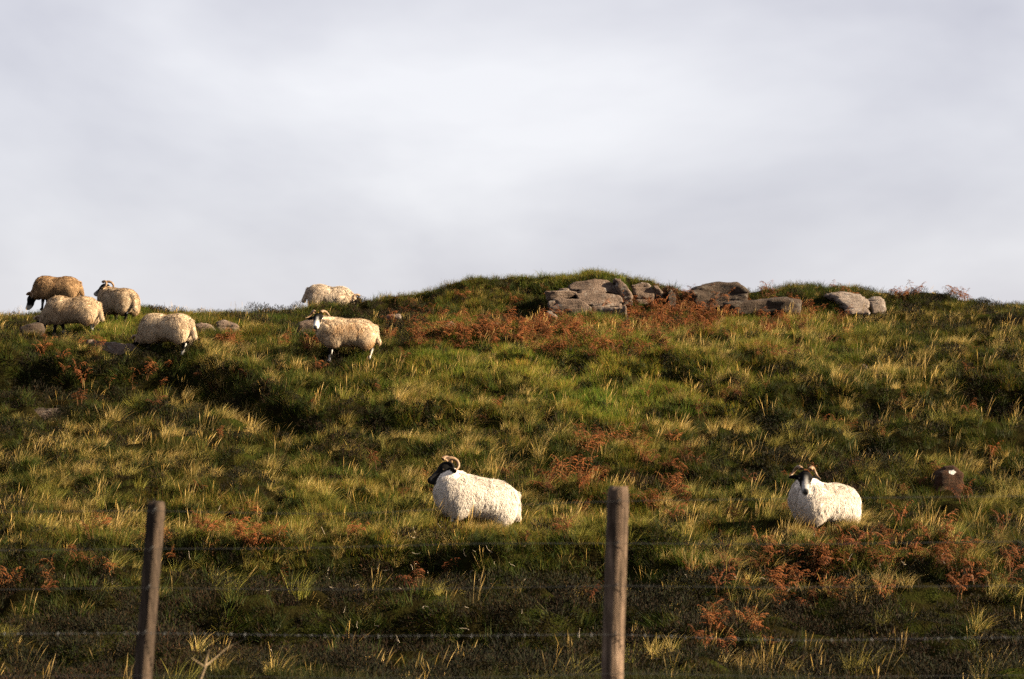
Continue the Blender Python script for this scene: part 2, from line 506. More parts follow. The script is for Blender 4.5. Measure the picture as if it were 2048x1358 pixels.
def rock(name, label, pix, mat, thick=None, D=None, cat='rock', group=None, parent=None, org=None, sink=0.22, **kw):
    pix = [tuple(p) for p in pix]
    xs = [p[0] for p in pix]; bot = max(p[1] for p in pix); w = (max(xs) - min(xs)) * 34 / FPX
    if D is None: D = at(sum(xs) / len(xs), bot - 1)[1]
    # push the foot of the outline down into the turf
    top = min(p[1] for p in pix); k = sink * FPX / D
    pix = [(p[0], p[1] + (k if p[1] > top + 0.72 * (bot - top) else 0)) for p in pix]
    thick = thick or max(0.35, 0.6 * w)
    cx = (max(xs) + min(xs)) / 2
    if org is None:
        x, y, z = on(cx, D)
        o_ = (x, y, z)
    else: o_ = org
    me = rock_mesh(name, pix, D, thick, mat, o_, seed=int(cx), **kw)
    if parent is None:
        o = link(name, me, None, o_); tag(o, label, cat, group)
    else:
        o = link(name, me, parent)
        o.location = (0, D - org[1], 0)
        if label: o['label'] = label
    x = (cx - 1024) * D / FPX
    EXCL.append((x, D + 0.35 * thick, 0.46 * (max(xs) - min(xs)) * D / FPX, 0.5 * thick))
    return o

# the big outcrop: blocks split by joints
OD = 36.6
ox, oy, oz = on(1180, OD)
outcrop = bpy.data.objects.new('rock_outcrop', None); COL.objects.link(outcrop); outcrop.location = (ox, oy, oz)
tag(outcrop, 'large grey jointed gritstone outcrop on the crest above the orange bracken', 'rock outcrop')
oo = (ox, oy, oz)
rock('slab', None, [(1097, 603), (1120, 597), (1160, 599), (1184, 612), (1181, 630), (1150, 634), (1112, 626), (1098, 612)], M_ROCK, 1.0, OD - 0.35, parent=outcrop, org=oo, rnd=0.03, lean=0.15)
rock('block', None, [(1092, 582), (1135, 579), (1150, 584), (1160, 594), (1120, 597), (1096, 598)], M_ROCK, 0.9, OD - 0.2, parent=outcrop, org=oo, rnd=0.025, lean=0.1, sink=0)
rock('block', None, [(1152, 586), (1168, 580), (1205, 583), (1236, 591), (1246, 600), (1240, 613), (1200, 611), (1172, 606), (1158, 596)], M_ROCK, 1.0, OD - 0.15, parent=outcrop, org=oo, rnd=0.025, lean=0.3, sink=0)
rock('block', None, [(1137, 572), (1150, 563), (1190, 557), (1215, 561), (1232, 577), (1238, 590), (1205, 582), (1165, 579), (1140, 579)], M_ROCK, 1.0, OD + 0.05, parent=outcrop, org=oo, rnd=0.03, lean=0.5, sink=0)
rock('block', None, [(1231, 559), (1242, 558), (1254, 570), (1265, 592), (1262, 604), (1246, 606), (1240, 592), (1233, 574)], M_ROCK, 0.9, OD - 0.05, parent=outcrop, org=oo, rnd=0.05, lean=0.3, sink=0.1)
rock('slab', None, [(1184, 614), (1240, 613), (1254, 606), (1258, 624), (1220, 630), (1186, 630)], M_ROCK, 0.8, OD - 0.45, parent=outcrop, org=oo, rnd=0.06, lean=0.2)
rock('boulder', 'blunt grey boulder just right of the big jointed outcrop', [(1266, 570), (1285, 565), (1298, 567), (1312, 583), (1310, 592), (1275, 592)], M_ROCK, D=36.9, rnd=0.08, cat='boulder')
rock('boulder', 'small upright grey stone between the blunt boulder and the dark heather dome', [(1309, 570), (1318, 571), (1325, 584), (1322, 592), (1311, 591)], M_ROCK, D=36.9, thick=0.3, rnd=0.05, cat='boulder')
rock('boulder', 'narrow pale stone standing among bracken below the dark heather dome', [(1338, 582), (1346, 578), (1354, 587), (1353, 594), (1339, 594)], M_ROCKD, D=36.7, thick=0.3, rnd=0.04, lean=0.6, cat='boulder')
rock('boulder', 'broad dark humped rock on the skyline right of the outcrop', [(1383, 581), (1398, 574), (1425, 567), (1455, 566), (1478, 564), (1492, 574), (1502, 582), (1496, 600), (1440, 606), (1392, 602)], M_ROCKD, D=36.9, thick=1.0, rnd=0.12, lean=0.45, cat='boulder')
rock('rock_slab', 'long low dark slab behind bracken under the skyline hump', [(1456, 604), (1490, 600), (1540, 595), (1580, 594), (1606, 600), (1600, 607), (1560, 609), (1470, 608)], M_ROCKD, D=36.2, thick=0.9, rnd=0.10, lean=0.6)
rock('boulder', 'pale whitish rock on the right part of the crest', [(1674, 590), (1690, 586), (1712, 584), (1730, 588), (1743, 594), (1752, 600), (1738, 606), (1704, 607), (1692, 600), (1682, 595)], M_ROCKP, D=36.2, thick=0.9, rnd=0.10, lean=1.5, rough=0.10, cat='boulder')
rock('boulder', 'small pale stone at the right foot of the whitish crest rock', [(1746, 599), (1758, 593), (1772, 593), (1780, 598), (1774, 602), (1750, 603)], M_ROCKP, D=36.5, thick=0.4, rnd=0.06, lean=1.3, rough=0.08, cat='boulder')
rock('boulder', 'squarish grey boulder behind the standing tan sheep', [(593, 652), (602, 643), (632, 633), (646, 634), (652, 650), (648, 674), (630, 680), (604, 672)], M_ROCK, D=34.6, thick=0.6, rnd=0.06, cat='boulder')
rock('boulder', 'rounded grey boulder right beside the grazing sheep on the left', [(391, 650), (402, 645), (420, 647), (432, 660), (430, 671), (398, 671)], M_ROCK, D=34.2, thick=0.5, cat='boulder')
rock('boulder', 'grey wedge-shaped boulder above a lone bracken clump on the left', [(432, 642), (446, 640), (470, 647), (479, 660), (474, 669), (440, 668)], M_ROCK, D=34.7, thick=0.5, cat='boulder')
rock('rock_slab', 'cracked low grey bedrock ledge just left of the grazing cream sheep', [(168, 686), (200, 683), (232, 690), (262, 690), (272, 700), (262, 716), (222, 716), (196, 706), (172, 700)], M_ROCK, thick=0.8, rnd=0.04, lean=0.7, rough=0.13)
rock('boulder', 'low grey stone left of the leftmost grazing sheep', [(40, 655), (60, 645), (78, 644), (84, 658), (74, 667), (46, 666)], M_ROCKD, thick=0.4, cat='boulder')
rock('boulder', 'small flat stone on the turf above the grazing sheep back', [(302, 640), (320, 636), (338, 637), (344, 646), (322, 650), (304, 648)], M_ROCK, thick=0.35, cat='boulder')
rock('rock_slab', 'low grey slab half hidden behind orange bracken right of the standing tan sheep', [(932, 657), (975, 650), (1010, 651), (1022, 662), (1015, 674), (950, 676)], M_ROCK, D=34.6, thick=0.6, lean=0.3)
rock('boulder', 'small grey stone left of the slab in the orange bracken', [(887, 648), (905, 643), (914, 648), (912, 660), (890, 660)], M_ROCK, D=34.9, thick=0.4, cat='boulder')
rock('rock_slab', 'thin flat stone set in the dark bank right of the standing tan sheep', [(775, 630), (802, 627), (804, 637), (778, 639)], M_ROCKP, D=35.6, thick=0.4, rnd=0.03, sink=0.0)
rock('boulder', 'small pale leaning stone below the left end of the outcrop', [(1096, 622), (1104, 623), (1117, 634), (1112, 639), (1098, 632)], M_ROCKP, D=35.7, thick=0.2, rnd=0.03, cat='boulder')
rock('boulder', 'tiny grey stone alone in tall grass on the upper right slope', [(1718, 729), (1730, 724), (1738, 729), (1736, 739), (1720, 738)], M_ROCKP, thick=0.15, rnd=0.03, cat='boulder')
rock('rock_slab', 'flat brown stone ledge in the dark hollow at the far left', [(4, 828), (36, 819), (100, 817), (108, 824), (60, 832), (10, 836)], M_ROCKD, thick=0.7, rnd=0.05, lean=1.2)
bl = rock('boulder', 'rusty brown boulder with a white lichen patch in grass at right', [(1868, 992), (1880, 965), (1888, 945), (1902, 934), (1922, 931), (1938, 946), (1932, 966), (1912, 986), (1886, 998)], M_ROCKB, thick=0.5, rnd=0.08, lean=0.6, rough=0.07, strata=0.0, cat='boulder')
def lichen(o, px, row, rad):
    """one crust of white lichen on a boulder, as a colour patch round a point of its surface"""
    me = o.data
    V = np.zeros(len(me.vertices) * 3); me.vertices.foreach_get('co', V); V = V.reshape(-1, 3)
    W = V + np.array(o.location)
    ppx = 1024 + FPX * W[:, 0] / W[:, 1]; ppy = HOR - FPX * (W[:, 2] - EYE) / W[:, 1]
    c = V[np.argmin(np.hypot(ppx - px, ppy - row) + 30 * (W[:, 1] - W[:, 1].min()))]
    t = M_ROCKB.node_tree
    b = next(n for n in t.nodes if n.type == 'BSDF_PRINCIPLED'); old = b.inputs['Base Color'].links[0].from_socket
    tc = N(t, 'ShaderNodeTexCoord'); vm = N(t, 'ShaderNodeVectorMath', operation='DISTANCE'); vm.inputs[1].default_value = tuple(c)
    t.links.new(tc.outputs['Object'], vm.inputs[0])
    n = noise_node(t, 11, 3)
    ma = N(t, 'ShaderNodeMath', operation='MULTIPLY_ADD'); ma.inputs[1].default_value = 0.22; t.links.new(n.outputs['Fac'], ma.inputs[0]); t.links.new(vm.outputs['Value'], ma.inputs[2])
    rr = ramp(t, ma.outputs[0], [(rad + 0.10, (1, 1, 1)), (rad + 0.115, (0, 0, 0))])
    t.links.new(mixrgb(t, 'MIX', rr.outputs['Color'], old, (0.40, 0.38, 0.36)), b.inputs['Base Color'])
bl.location.z -= 0.03; bl.location.y -= 0.15
lichen(bl, 1902, 942, 0.05)
EXCL.append((bl.location[0] - 0.05, bl.location[1] - 0.35, 0.45, 0.45))

# ------------------------------------------------------------------ sheep
SHEEP_FOOT = []
def ell(X, Y, Z, c, r, Rm=None):
    x, y, z = X - c[0], Y - c[1], Z - c[2]
    if Rm is not None:
        x, y, z = (Rm[0][0] * x + Rm[0][1] * y + Rm[0][2] * z, Rm[1][0] * x + Rm[1][1] * y + Rm[1][2] * z, Rm[2][0] * x + Rm[2][1] * y + Rm[2][2] * z)
    k0 = np.sqrt((x / r[0]) ** 2 + (y / r[1]) ** 2 + (z / r[2]) ** 2)
    k1 = np.sqrt((x / r[0] ** 2) ** 2 + (y / r[1] ** 2) ** 2 + (z / r[2] ** 2) ** 2) + 1e-9
    return k0 * (k0 - 1) / k1
def cap(X, Y, Z, a, b, ra, rb):
    a = np.asarray(a, float); b = np.asarray(b, float); e = b - a
    t = np.clip(((X - a[0]) * e[0] + (Y - a[1]) * e[1] + (Z - a[2]) * e[2]) / (e @ e), 0, 1)
    return np.sqrt((X - a[0] - t * e[0]) ** 2 + (Y - a[1] - t * e[1]) ** 2 + (Z - a[2] - t * e[2]) ** 2) - (ra + (rb - ra) * t)
def smin(a, b, k):
    h = np.clip(0.5 + 0.5 * (b - a) / k, 0, 1)
    return b + (a - b) * h - k * h * (1 - h)
def unit(v):
    v = np.asarray(v, float); return v / np.linalg.norm(v)
def make_sheep(label, loc, yaw, head, hdir, wool, stain, stain_amt, seed, scale=1.0, neck_r=(0.20, 0.13), graze=False, nstr=26000, hup=None, stag=0.05, white_face=0.6, horn_r=0.085, horn_out=0.13, pitch=0.0):
    """local frame: X forward, Y to the sheep's left, Z up; head: poll position; hdir: the way the nose points"""
    rs = np.random.default_rng(seed)
    root = bpy.data.objects.new('sheep', None); COL.objects.link(root)
    root.location = loc; root.rotation_euler = (0, -R(pitch), yaw); root.scale = (scale, scale, scale * 0.91)
    tag(root, label, 'sheep', 'sheep grazing on the hillside')
    SHEEP_FOOT.append((loc[0], loc[1], yaw, scale))
    P = np.asarray(head, float); d = unit(hdir)
    s = unit(np.cross((0, 0, 1), d)) if hup is None else unit(np.cross(hup, d))
    u = np.cross(d, s)
    h = 0.0165; K = 1.22
    x0, x1 = -0.72, max(0.62, P[0] + 0.34); y1 = max(0.42, abs(P[1]) + 0.3); z0, z1 = -0.24, max(0.95, P[2] + 0.25)
    ax = np.arange(x0, x1, h); ay = np.arange(-y1, y1, h); az = np.arange(z0, z1, h)
    grid = np.meshgrid(ax, ay, az, indexing='ij')
    cy, sy_ = math.cos(yaw), math.sin(yaw)
    def gz(lx, ly):
        wx = loc[0] + scale * (lx * cy - ly * sy_); wy = loc[1] + scale * (lx * sy_ + ly * cy)
        return float(np.clip((float(zfun(wx, wy)) - loc[2]) / (scale * 0.91) - lx * math.tan(R(pitch)), -0.06, 0.14))
    feet = []
    for fx, fy, st in ((0.27, 0.115, stag), (0.27, -0.115, -stag), (-0.36, 0.125, -stag), (-0.36, -0.125, stag)):
        feet.append((fx + st, fy, gz(fx + st, fy)))
    def wool_f(X, Y, Z):
        f = ell(X, Y, Z, (0.0, 0, 0.53), (0.47, 0.275, 0.265))
        f = smin(f, ell(X, Y, Z, (-0.27, 0, 0.55), (0.29, 0.265, 0.275)), 0.10)
        f = smin(f, ell(X, Y, Z, (0.25, 0, 0.54), (0.28, 0.25, 0.28)), 0.10)
        for sg in (1, -1):
            f = smin(f, ell(X, Y, Z, (-0.35, sg * 0.135, 0.40), (0.16, 0.125, 0.20)), 0.07)
            f = smin(f, ell(X, Y, Z, (0.27, sg * 0.12, 0.40), (0.14, 0.12, 0.17)), 0.07)
        nb = np.array((0.30, 0, 0.58)); hb_ = P - 0.155 * unit(P - nb)
        if P[2] > 0.6: f = smin(f, cap(X, Y, Z, (-0.12, 0, 0.56), (0.34, 0, 0.64), 0.24, 0.215), 0.10)
        f = smin(f, cap(X, Y, Z, nb, hb_, neck_r[0], neck_r[1]), 0.12)
        f = smin(f, ell(X, Y, Z, hb_, (0.12, 0.12, 0.12)), 0.06)
        tl = cap(X, Y, Z, (-0.53, 0, 0.66), (-0.60, 0.01, 0.36), 0.055, 0.05)
        return smin(f, tl, 0.035)
    Rm = np.array([d, s, u])
    def face_f(X, Y, Z):
        f = ell(X, Y, Z, P - 0.005 * d, (0.095 * K, 0.072 * K, 0.082 * K), Rm)
        f = smin(f, cap(X, Y, Z, P + 0.03 * K * d - 0.015 * K * u, P + 0.205 * K * d - 0.045 * K * u, 0.066 * K, 0.040 * K), 0.04)
        f = smin(f, ell(X, Y, Z, P + 0.215 * K * d - 0.052 * K * u, (0.032 * K, 0.040 * K, 0.034 * K), Rm), 0.02)
        f = smin(f, ell(X, Y, Z, P + 0.13 * K * d - 0.085 * K * u, (0.09 * K, 0.035 * K, 0.03 * K), Rm), 0.03)
        for sg in (1, -1):
            e = unit(sg * s * 0.9 - 0.22 * u - 0.1 * d); e2 = unit(np.cross(e, u)); e3 = np.cross(e, e2)
            f = smin(f, ell(X, Y, Z, P - 0.03 * d + sg * 0.145 * s - 0.02 * u, (0.082, 0.024, 0.036), np.array([e, e2, e3])), 0.02)
        return f
    def leg_f(X, Y, Z):
        f = None
        for i, (fx, fy, fz) in enumerate(feet):
            if i < 2:
                hip, kn = (0.27, fy, 0.40), ((0.27 + fx) / 2 + 0.012, fy, fz * 0.5 + 0.20)
            else:
                hip, kn = (-0.30, fy, 0.40), (fx - 0.055, fy, fz * 0.6 + 0.23)
            ft = (fx, fy, fz + 0.05)
            a = cap(X, Y, Z, hip, kn, 0.065, 0.036)
            b = cap(X, Y, Z, kn, ft, 0.034, 0.027)
            c = ell(X, Y, Z, (fx + 0.014, fy, fz + 0.022), (0.045, 0.034, 0.036))
            g = smin(smin(a, b, 0.02), c, 0.02)
            f = g if f is None else np.minimum(f, g)
        return f
    W, Fc, L = wool_f(*grid), face_f(*grid), leg_f(*grid)
    V, Q = surface_nets(smin(smin(W, Fc, 0.02), L, 0.025), np.array([ax[0], ay[0], az[0]]), h)
    w, fc, lg = wool_f(*V.T), face_f(*V.T), leg_f(*V.T)
    part = np.argmin(np.stack([w + 0.006, fc, lg]), 0)
    nrm = vert_normals(V, Q)
    so = seed * 3.7
    isw = (part == 0).astype(float)
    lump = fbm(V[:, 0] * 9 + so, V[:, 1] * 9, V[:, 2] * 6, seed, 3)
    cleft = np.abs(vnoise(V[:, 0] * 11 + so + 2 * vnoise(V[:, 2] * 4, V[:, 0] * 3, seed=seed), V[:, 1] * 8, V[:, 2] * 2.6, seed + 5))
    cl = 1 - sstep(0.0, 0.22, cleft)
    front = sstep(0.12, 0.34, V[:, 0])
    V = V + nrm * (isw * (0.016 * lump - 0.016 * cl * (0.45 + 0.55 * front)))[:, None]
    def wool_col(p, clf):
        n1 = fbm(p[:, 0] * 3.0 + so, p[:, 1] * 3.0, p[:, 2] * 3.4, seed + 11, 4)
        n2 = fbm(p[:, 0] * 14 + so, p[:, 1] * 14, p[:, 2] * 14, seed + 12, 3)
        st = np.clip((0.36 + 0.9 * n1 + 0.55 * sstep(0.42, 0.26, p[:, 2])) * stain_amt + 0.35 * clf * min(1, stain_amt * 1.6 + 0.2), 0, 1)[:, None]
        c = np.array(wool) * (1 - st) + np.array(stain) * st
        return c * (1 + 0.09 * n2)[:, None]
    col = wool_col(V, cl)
    q = (V - P) / K; ld, ls, lu = q @ d, q @ s, q @ u
    nf = fbm(V[:, 0] * 22 + so, V[:, 1] * 22, V[:, 2] * 22, seed + 2, 2)
    black = np.array((0.004, 0.0036, 0.0036)); white = np.array((0.42, 0.40, 0.385))
    blaze = sstep(0.10, 0.16, ld + 0.05 * nf) * sstep(0.06, 0.03, np.abs(ls) + 0.015 * nf) * white_face
    blaze = np.maximum(blaze, sstep(0.03, 0.10, ld) * sstep(0.035, 0.012, np.abs(ls)) * (lu > 0) * white_face * 0.7)
    nose = sstep(0.215, 0.228, ld) * sstep(0.035, 0.02, np.abs(ls))
    fcol = black + (white - black) * (blaze * (1 - 0.85 * nose))[:, None]
    fcol = np.where((part == 1)[:, None], fcol, 0)
    ln = vnoise(V[:, 0] * 16 + so, V[:, 1] * 16, V[:, 2] * 15, seed + 4)
    lcol = np.where((ln > 0.35)[:, None], white * 0.7, black * 1.5)
    hoof = V[:, 2] < np.array([f[2] for f in feet])[np.argmin([(V[:, 0] - f[0]) ** 2 + (V[:, 1] - f[1]) ** 2 for f in feet], 0)] + 0.035
    lcol = np.where(hoof[:, None], np.array((0.03, 0.025, 0.02)), lcol)
    col = np.where((part == 1)[:, None], fcol, np.where((part == 2)[:, None], lcol, col))
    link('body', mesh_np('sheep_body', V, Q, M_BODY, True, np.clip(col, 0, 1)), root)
    # fleece: thousands of short locks
    wq = Q[(part[Q] == 0).all(1)]
    ar = np.linalg.norm(np.cross(V[wq[:, 2]] - V[wq[:, 0]], V[wq[:, 3]] - V[wq[:, 1]]), axis=1)
    pick = wq[rs.choice(len(wq), nstr, p=ar / ar.sum())]
    bw = rs.dirichlet((1, 1, 1, 1), nstr)
    base = (V[pick] * bw[:, :, None]).sum(1); bn = (nrm[pick] * bw[:, :, None]).sum(1); bn /= np.linalg.norm(bn, axis=1)[:, None]
    cn = np.stack([vnoise(base[:, 0] * 16 + so, base[:, 1] * 16, base[:, 2] * 16, seed + 20 + i) for i in range(3)], 1)
    gd = np.array((-0.25, 0, -1.0)) + 0.4 * cn + rs.normal(0, 0.13, (nstr, 3))
    gd = gd - bn * (gd * bn).sum(1)[:, None]; gd /= np.linalg.norm(gd, axis=1)[:, None] + 1e-6
    dirv = gd + (0.07 + 0.16 * rs.random(nstr))[:, None] * bn; dirv /= np.linalg.norm(dirv, axis=1)[:, None]
    ln_ = rs.uniform(0.030, 0.065, nstr)
    ln_ = ln_ * np.where(face_f(*base.T) < 0.05, 0.35, 1.0)
    side = np.cross(dirv, bn + rs.normal(0, 0.15, (nstr, 3))); side /= np.linalg.norm(side, axis=1)[:, None]
    wd = rs.uniform(0.003, 0.0055, nstr)
    b0 = base - bn * 0.006
    v0 = b0 + side * wd[:, None]; v1 = b0 - side * wd[:, None]
    mid = base + dirv * (ln_ * 0.6)[:, None]
    tip = base + dirv * ln_[:, None] + bn * (0.10 * ln_)[:, None]
    v2 = mid - side * (wd * 0.7)[:, None]; v3 = mid + side * (wd * 0.7)[:, None]
    FV = np.concatenate([v0, v1, v2, v3, tip]); n = nstr; k = np.arange(n)
    fcs = np.cross(v1 - v0, tip - v0); bad = (fcs * bn).sum(1) < 0
    v0[bad], v1[bad] = v1[bad].copy(), v0[bad].copy(); v2[bad], v3[bad] = v3[bad].copy(), v2[bad].copy()
    FV = np.concatenate([v0, v1, v2, v3, tip])
    FF = np.concatenate([np.stack([k, k + n, k + 2 * n], 1), np.stack([k, k + 2 * n, k + 3 * n], 1), np.stack([k + 3 * n, k + 2 * n, k + 4 * n], 1)])
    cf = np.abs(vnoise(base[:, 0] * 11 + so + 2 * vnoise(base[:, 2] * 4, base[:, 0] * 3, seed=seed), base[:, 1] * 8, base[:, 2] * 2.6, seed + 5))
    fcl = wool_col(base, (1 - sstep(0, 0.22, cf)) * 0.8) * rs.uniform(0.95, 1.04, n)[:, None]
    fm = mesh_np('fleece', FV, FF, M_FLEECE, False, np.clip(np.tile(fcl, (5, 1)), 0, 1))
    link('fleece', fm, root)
    # horns and eyes
    for sg in (1, -1):
        t = np.linspace(0, 1, 22)
        ang = np.radians(70 + 235 * t)
        rad = horn_r * (1 - 0.15 * t)
        c0 = P - 0.065 * d + 0.045 * u
        pts = c0 + (rad * np.cos(ang))[:, None] * d + (rad * np.sin(ang))[:, None] * u + (sg * (0.06 + horn_out * t ** 1.1))[:, None] * s
        th = (0.027 * (1 - t) ** 0.7 + 0.006) * (1 + 0.06 * np.sin(t * 75))
        HV, HF = tube_np(pts, th, 9)
        link('horn', mesh_py('horn', HV, HF, M_HORN), root)
        ec = P + K * (0.055 * d + sg * 0.066 * s + 0.022 * u)
        a, b = np.meshgrid(np.linspace(0, math.pi, 6), np.linspace(0, 2 * math.pi, 9)[:-1], indexing='ij')
        EV = ec + 0.013 * np.stack([np.sin(a) * np.cos(b), np.sin(a) * np.sin(b), np.cos(a)], -1).reshape(-1, 3)
        EF = [(i * 8 + j, i * 8 + (j + 1) % 8, (i + 1) * 8 + (j + 1) % 8, (i + 1) * 8 + j) for i in range(5) for j in range(8)]
        link('eye', mesh_py('eye', EV, EF, M_EYE), root)
    return root
def local_dir(wd, yaw):
    c, s_ = math.cos(-yaw), math.sin(-yaw)
    return (wd[0] * c - wd[1] * s_, wd[0] * s_ + wd[1] * c, wd[2])
CREAM = (0.43, 0.345, 0.25); TAN = (0.2432, 0.1344, 0.0576); WHITE = (0.545, 0.495, 0.445); PINK = (0.3200, 0.2304, 0.1664)
# G: near sheep in front, black head turned left
x, y, z = at(941, 1062)
make_sheep('white sheep with black face standing side-on in the foreground, looking left', (x, y, z - 0.08), R(202), (0.45, -0.03, 0.89), (0.86, 0.02, -0.58), WHITE, PINK, 0.34, 11, 1.09, (0.23, 0.155), nstr=44000, white_face=0.03, pitch=9)
# H: near sheep on the right, facing the camera
yw = R(214); x, y, z = at(1646, 1082)
make_sheep('white sheep on the right facing the camera with black and white face', (x, y, z + 0.02), yw, (0.42, 0.03, 0.91), local_dir((-0.08, -1, -0.62), yw), WHITE, PINK, 0.30, 23, 1.02, (0.23, 0.155), nstr=44000, white_face=0.55, horn_r=0.08, horn_out=0.15, pitch=4)
# F: tan sheep on the hillside looking at the camera
yw = R(192); x, y, z = at(693, 719)
make_sheep('tan horned sheep standing in front of the squarish boulder, looking at camera', (x, y, z), yw, (0.53, 0.05, 0.84), local_dir((-0.12, -1, -0.60), yw), (0.394, 0.315, 0.230), (0.275, 0.144, 0.053), 0.75, 35, 1.0, (0.20, 0.125), white_face=0.95, horn_r=0.075, horn_out=0.19)
# D: grazing, second row
x, y, z = at(334, 706)
make_sheep('cream sheep grazing beside the rounded boulder, nearest of the left group', (x, y, z - 0.04), R(158), (0.62, 0.02, 0.22), (0.55, 0.0, -0.83), CREAM, TAN, 0.45, 41, 1.0, (0.22, 0.14), nstr=26000)
# B, C, A: the group at far left
x, y, z = at(145, 670)
make_sheep('cream sheep grazing in front of the brown one at far left', (x, y, z), R(172), (0.64, 0.02, 0.24), (0.50, 0.0, -0.86), (0.367, 0.289, 0.203), TAN, 0.6, 53, 1.02, (0.22, 0.14), nstr=26000)
x, y, z = on(237, 35.9)
make_sheep('cream sheep seen from behind with raised head and horn, right of the left pair', (x, y, z - 0.05), R(138), (0.42, 0.05, 0.86), (0.92, 0.35, -0.35), (0.367, 0.289, 0.203), TAN, 0.6, 67, 1.0, (0.20, 0.14), nstr=26000)
x, y, z = on(114, 37.8)
make_sheep('brownish sheep grazing on the skyline at far left, rearmost of the group', (x, y, z + 0.12), R(180), (0.60, 0.02, 0.24), (0.55, 0.0, -0.83), (0.250, 0.162, 0.090), (0.138, 0.066, 0.025), 0.6, 71, 0.93, (0.22, 0.14), nstr=26000)
# E: beyond the crest
x, y, z = on(655, 40.6)
make_sheep('pale sheep grazing beyond the crest, only its back and horn above the grass', (x, y, z + 0.10), R(8), (0.66, -0.02, 0.52), (0.85, 0.0, -0.52), (0.394, 0.328, 0.262), TAN, 0.4, 83, 1.0, (0.22, 0.14), nstr=26000, pitch=-7)

# ------------------------------------------------------------------ fence
FD = 8.5
fs = FD / FPX
def fp(px, row, dy=0.0): return np.array(((px - 1024) * fs, FD + dy, EYE + (HOR - row) * fs))
fence = bpy.data.objects.new('wire_fence', None); COL.objects.link(fence)
fo = np.array((-0.4, FD, float(zfun(-0.4, FD)))); fence.location = fo
tag(fence, 'stock fence of two wooden posts with thin wires across the foreground', 'fence')
def make_post(top, foot, r, sq, rot, seed, mat):
    a = fp(*foot); b = fp(*top); e = (a - b)
    gz_ = float(zfun(a[0], FD)) - 0.25
    a = b + e * ((gz_ - b[2]) / e[2])
    n = 46; sides = 28; V = []; F = []
    for i in range(n):
        t = i / (n - 1); c = a + (b - a) * t
        for k in range(sides):
            th = 2 * math.pi * k / sides + rot
            cs, sn = abs(math.cos(th - rot)), abs(math.sin(th - rot))
            rr = r * ((cs ** sq + sn ** sq) ** (-1 / sq))
            hgt = t * 4
            rr *= 1 + 0.05 * float(vnoise(np.array([math.cos(th) * 2.5 + seed]), np.array([math.sin(th) * 2.5]), np.array([hgt * 0.7]))[0]) + 0.022 * float(vnoise(np.array([k * 0.9 + seed]), np.array([hgt * 1.2]))[0])
            zt = 0
            if i >= n - 2: rr *= 0.97 if i == n - 2 else 0.86; zt = 0.007 * math.sin(th * 2 + seed) + 0.004 * math.sin(th * 5 + seed)
            V.append(c + np.array((rr * math.cos(th), rr * math.sin(th), zt)))
    for i in range(n - 1):
        for k in range(sides):
            k2 = (k + 1) % sides
            F.append((i * sides + k, i * sides + k2, (i + 1) * sides + k2, (i + 1) * sides + k))
    c = len(V); V.append(b + np.array((0, 0, 0.007)))
    for k in range(sides): F.append(((n - 1) * sides + k, (n - 1) * sides + (k + 1) % sides, c, c))
    V = np.array(V)
    o = link('post', mesh_py('post', V - a, F, mat), fence); o.location = a - fo
    return o, a
pl, pla = make_post((313.5, 1005), (285, 1358), 0.0375, 5.0, R(62), 3, M_WOOD)
pr, pra = make_post((1236.5, 976), (1225, 1358), 0.0530, 2.2, R(20), 9, M_WOODP)
def staple(post, a, px, row):
    c = fp(px, row, -0.055) - a
    t = np.linspace(0, math.pi, 9)
    pts = np.stack([0.010 * np.cos(t), -0.004 - 0.006 * np.sin(t), 0.016 * np.sin(t) * 0 + 0.012 * np.cos(t)], -1) + c
    pts[0, 1] += 0.02; pts[-1, 1] += 0.02
    V, F = tube_np(pts, 0.0022, 6); link('staple', mesh_py('staple', V, F, M_WIRE), post)
WY = -0.058
def sag(pts):
    px = np.array([p[0] for p in pts], float); rw = np.array([p[1] for p in pts], float)
    q = np.linspace(px[0], px[-1], 90)
    # smooth hanging line through the tie points
    r = np.interp(q, px, rw); ker = np.hanning(9); ker /= ker.sum()
    r = np.convolve(np.pad(r, 4, mode='edge'), ker, 'valid')
    return np.stack([fp(a, b, WY) for a, b in zip(q, r)])
WIRES = [
    [(-420, 1030), (0, 1022), (305, 1019), (500, 1024), (700, 1026), (930, 1014), (1040, 1007), (1236, 1000), (1450, 997), (1700, 994), (2048, 990), (2500, 986)],
    [(-420, 1100), (0, 1098), (305, 1095), (600, 1094), (960, 1084), (1236, 1084), (1600, 1086), (2048, 1080), (2500, 1078)],
    [(-420, 1180), (0, 1176), (300, 1172), (600, 1176), (900, 1174), (1236, 1168), (1500, 1172), (2048, 1168), (2500, 1166)],
    [(-420, 1352), (300, 1346), (700, 1352), (1000, 1350), (1230, 1342), (1600, 1350), (2048, 1346), (2500, 1344)],
]
for wv in WIRES:
    P = sag(wv); V, F = tube_np(P - fo, 0.0013, 6)
    link('wire', mesh_py('wire', V, F, M_WIRE), fence)
P = sag([(-420, 1262), (0, 1264), (300, 1262), (700, 1268), (900, 1267), (1110, 1266), (1230, 1264), (1450, 1274), (1600, 1277), (2048, 1270), (2500, 1268)])
bv, bf = [], []
def add(VF):
    V, F = VF; o = len(bv); bv.extend(V); bf.extend([tuple(i + o for i in f) for f in F])
arc = np.concatenate([[0], np.cumsum(np.linalg.norm(np.diff(P, axis=0), axis=1))])
fine = np.linspace(0, arc[-1], 700); Pf = np.stack([np.interp(fine, arc, P[:, i]) for i in range(3)], -1)
for ph in (0, math.pi):
    tw = fine * 2 * math.pi / 0.045 + ph
    add(tube_np(Pf + 0.0015 * np.stack([0 * tw, np.cos(tw), np.sin(tw)], -1) - fo, 0.0005, 5, False))
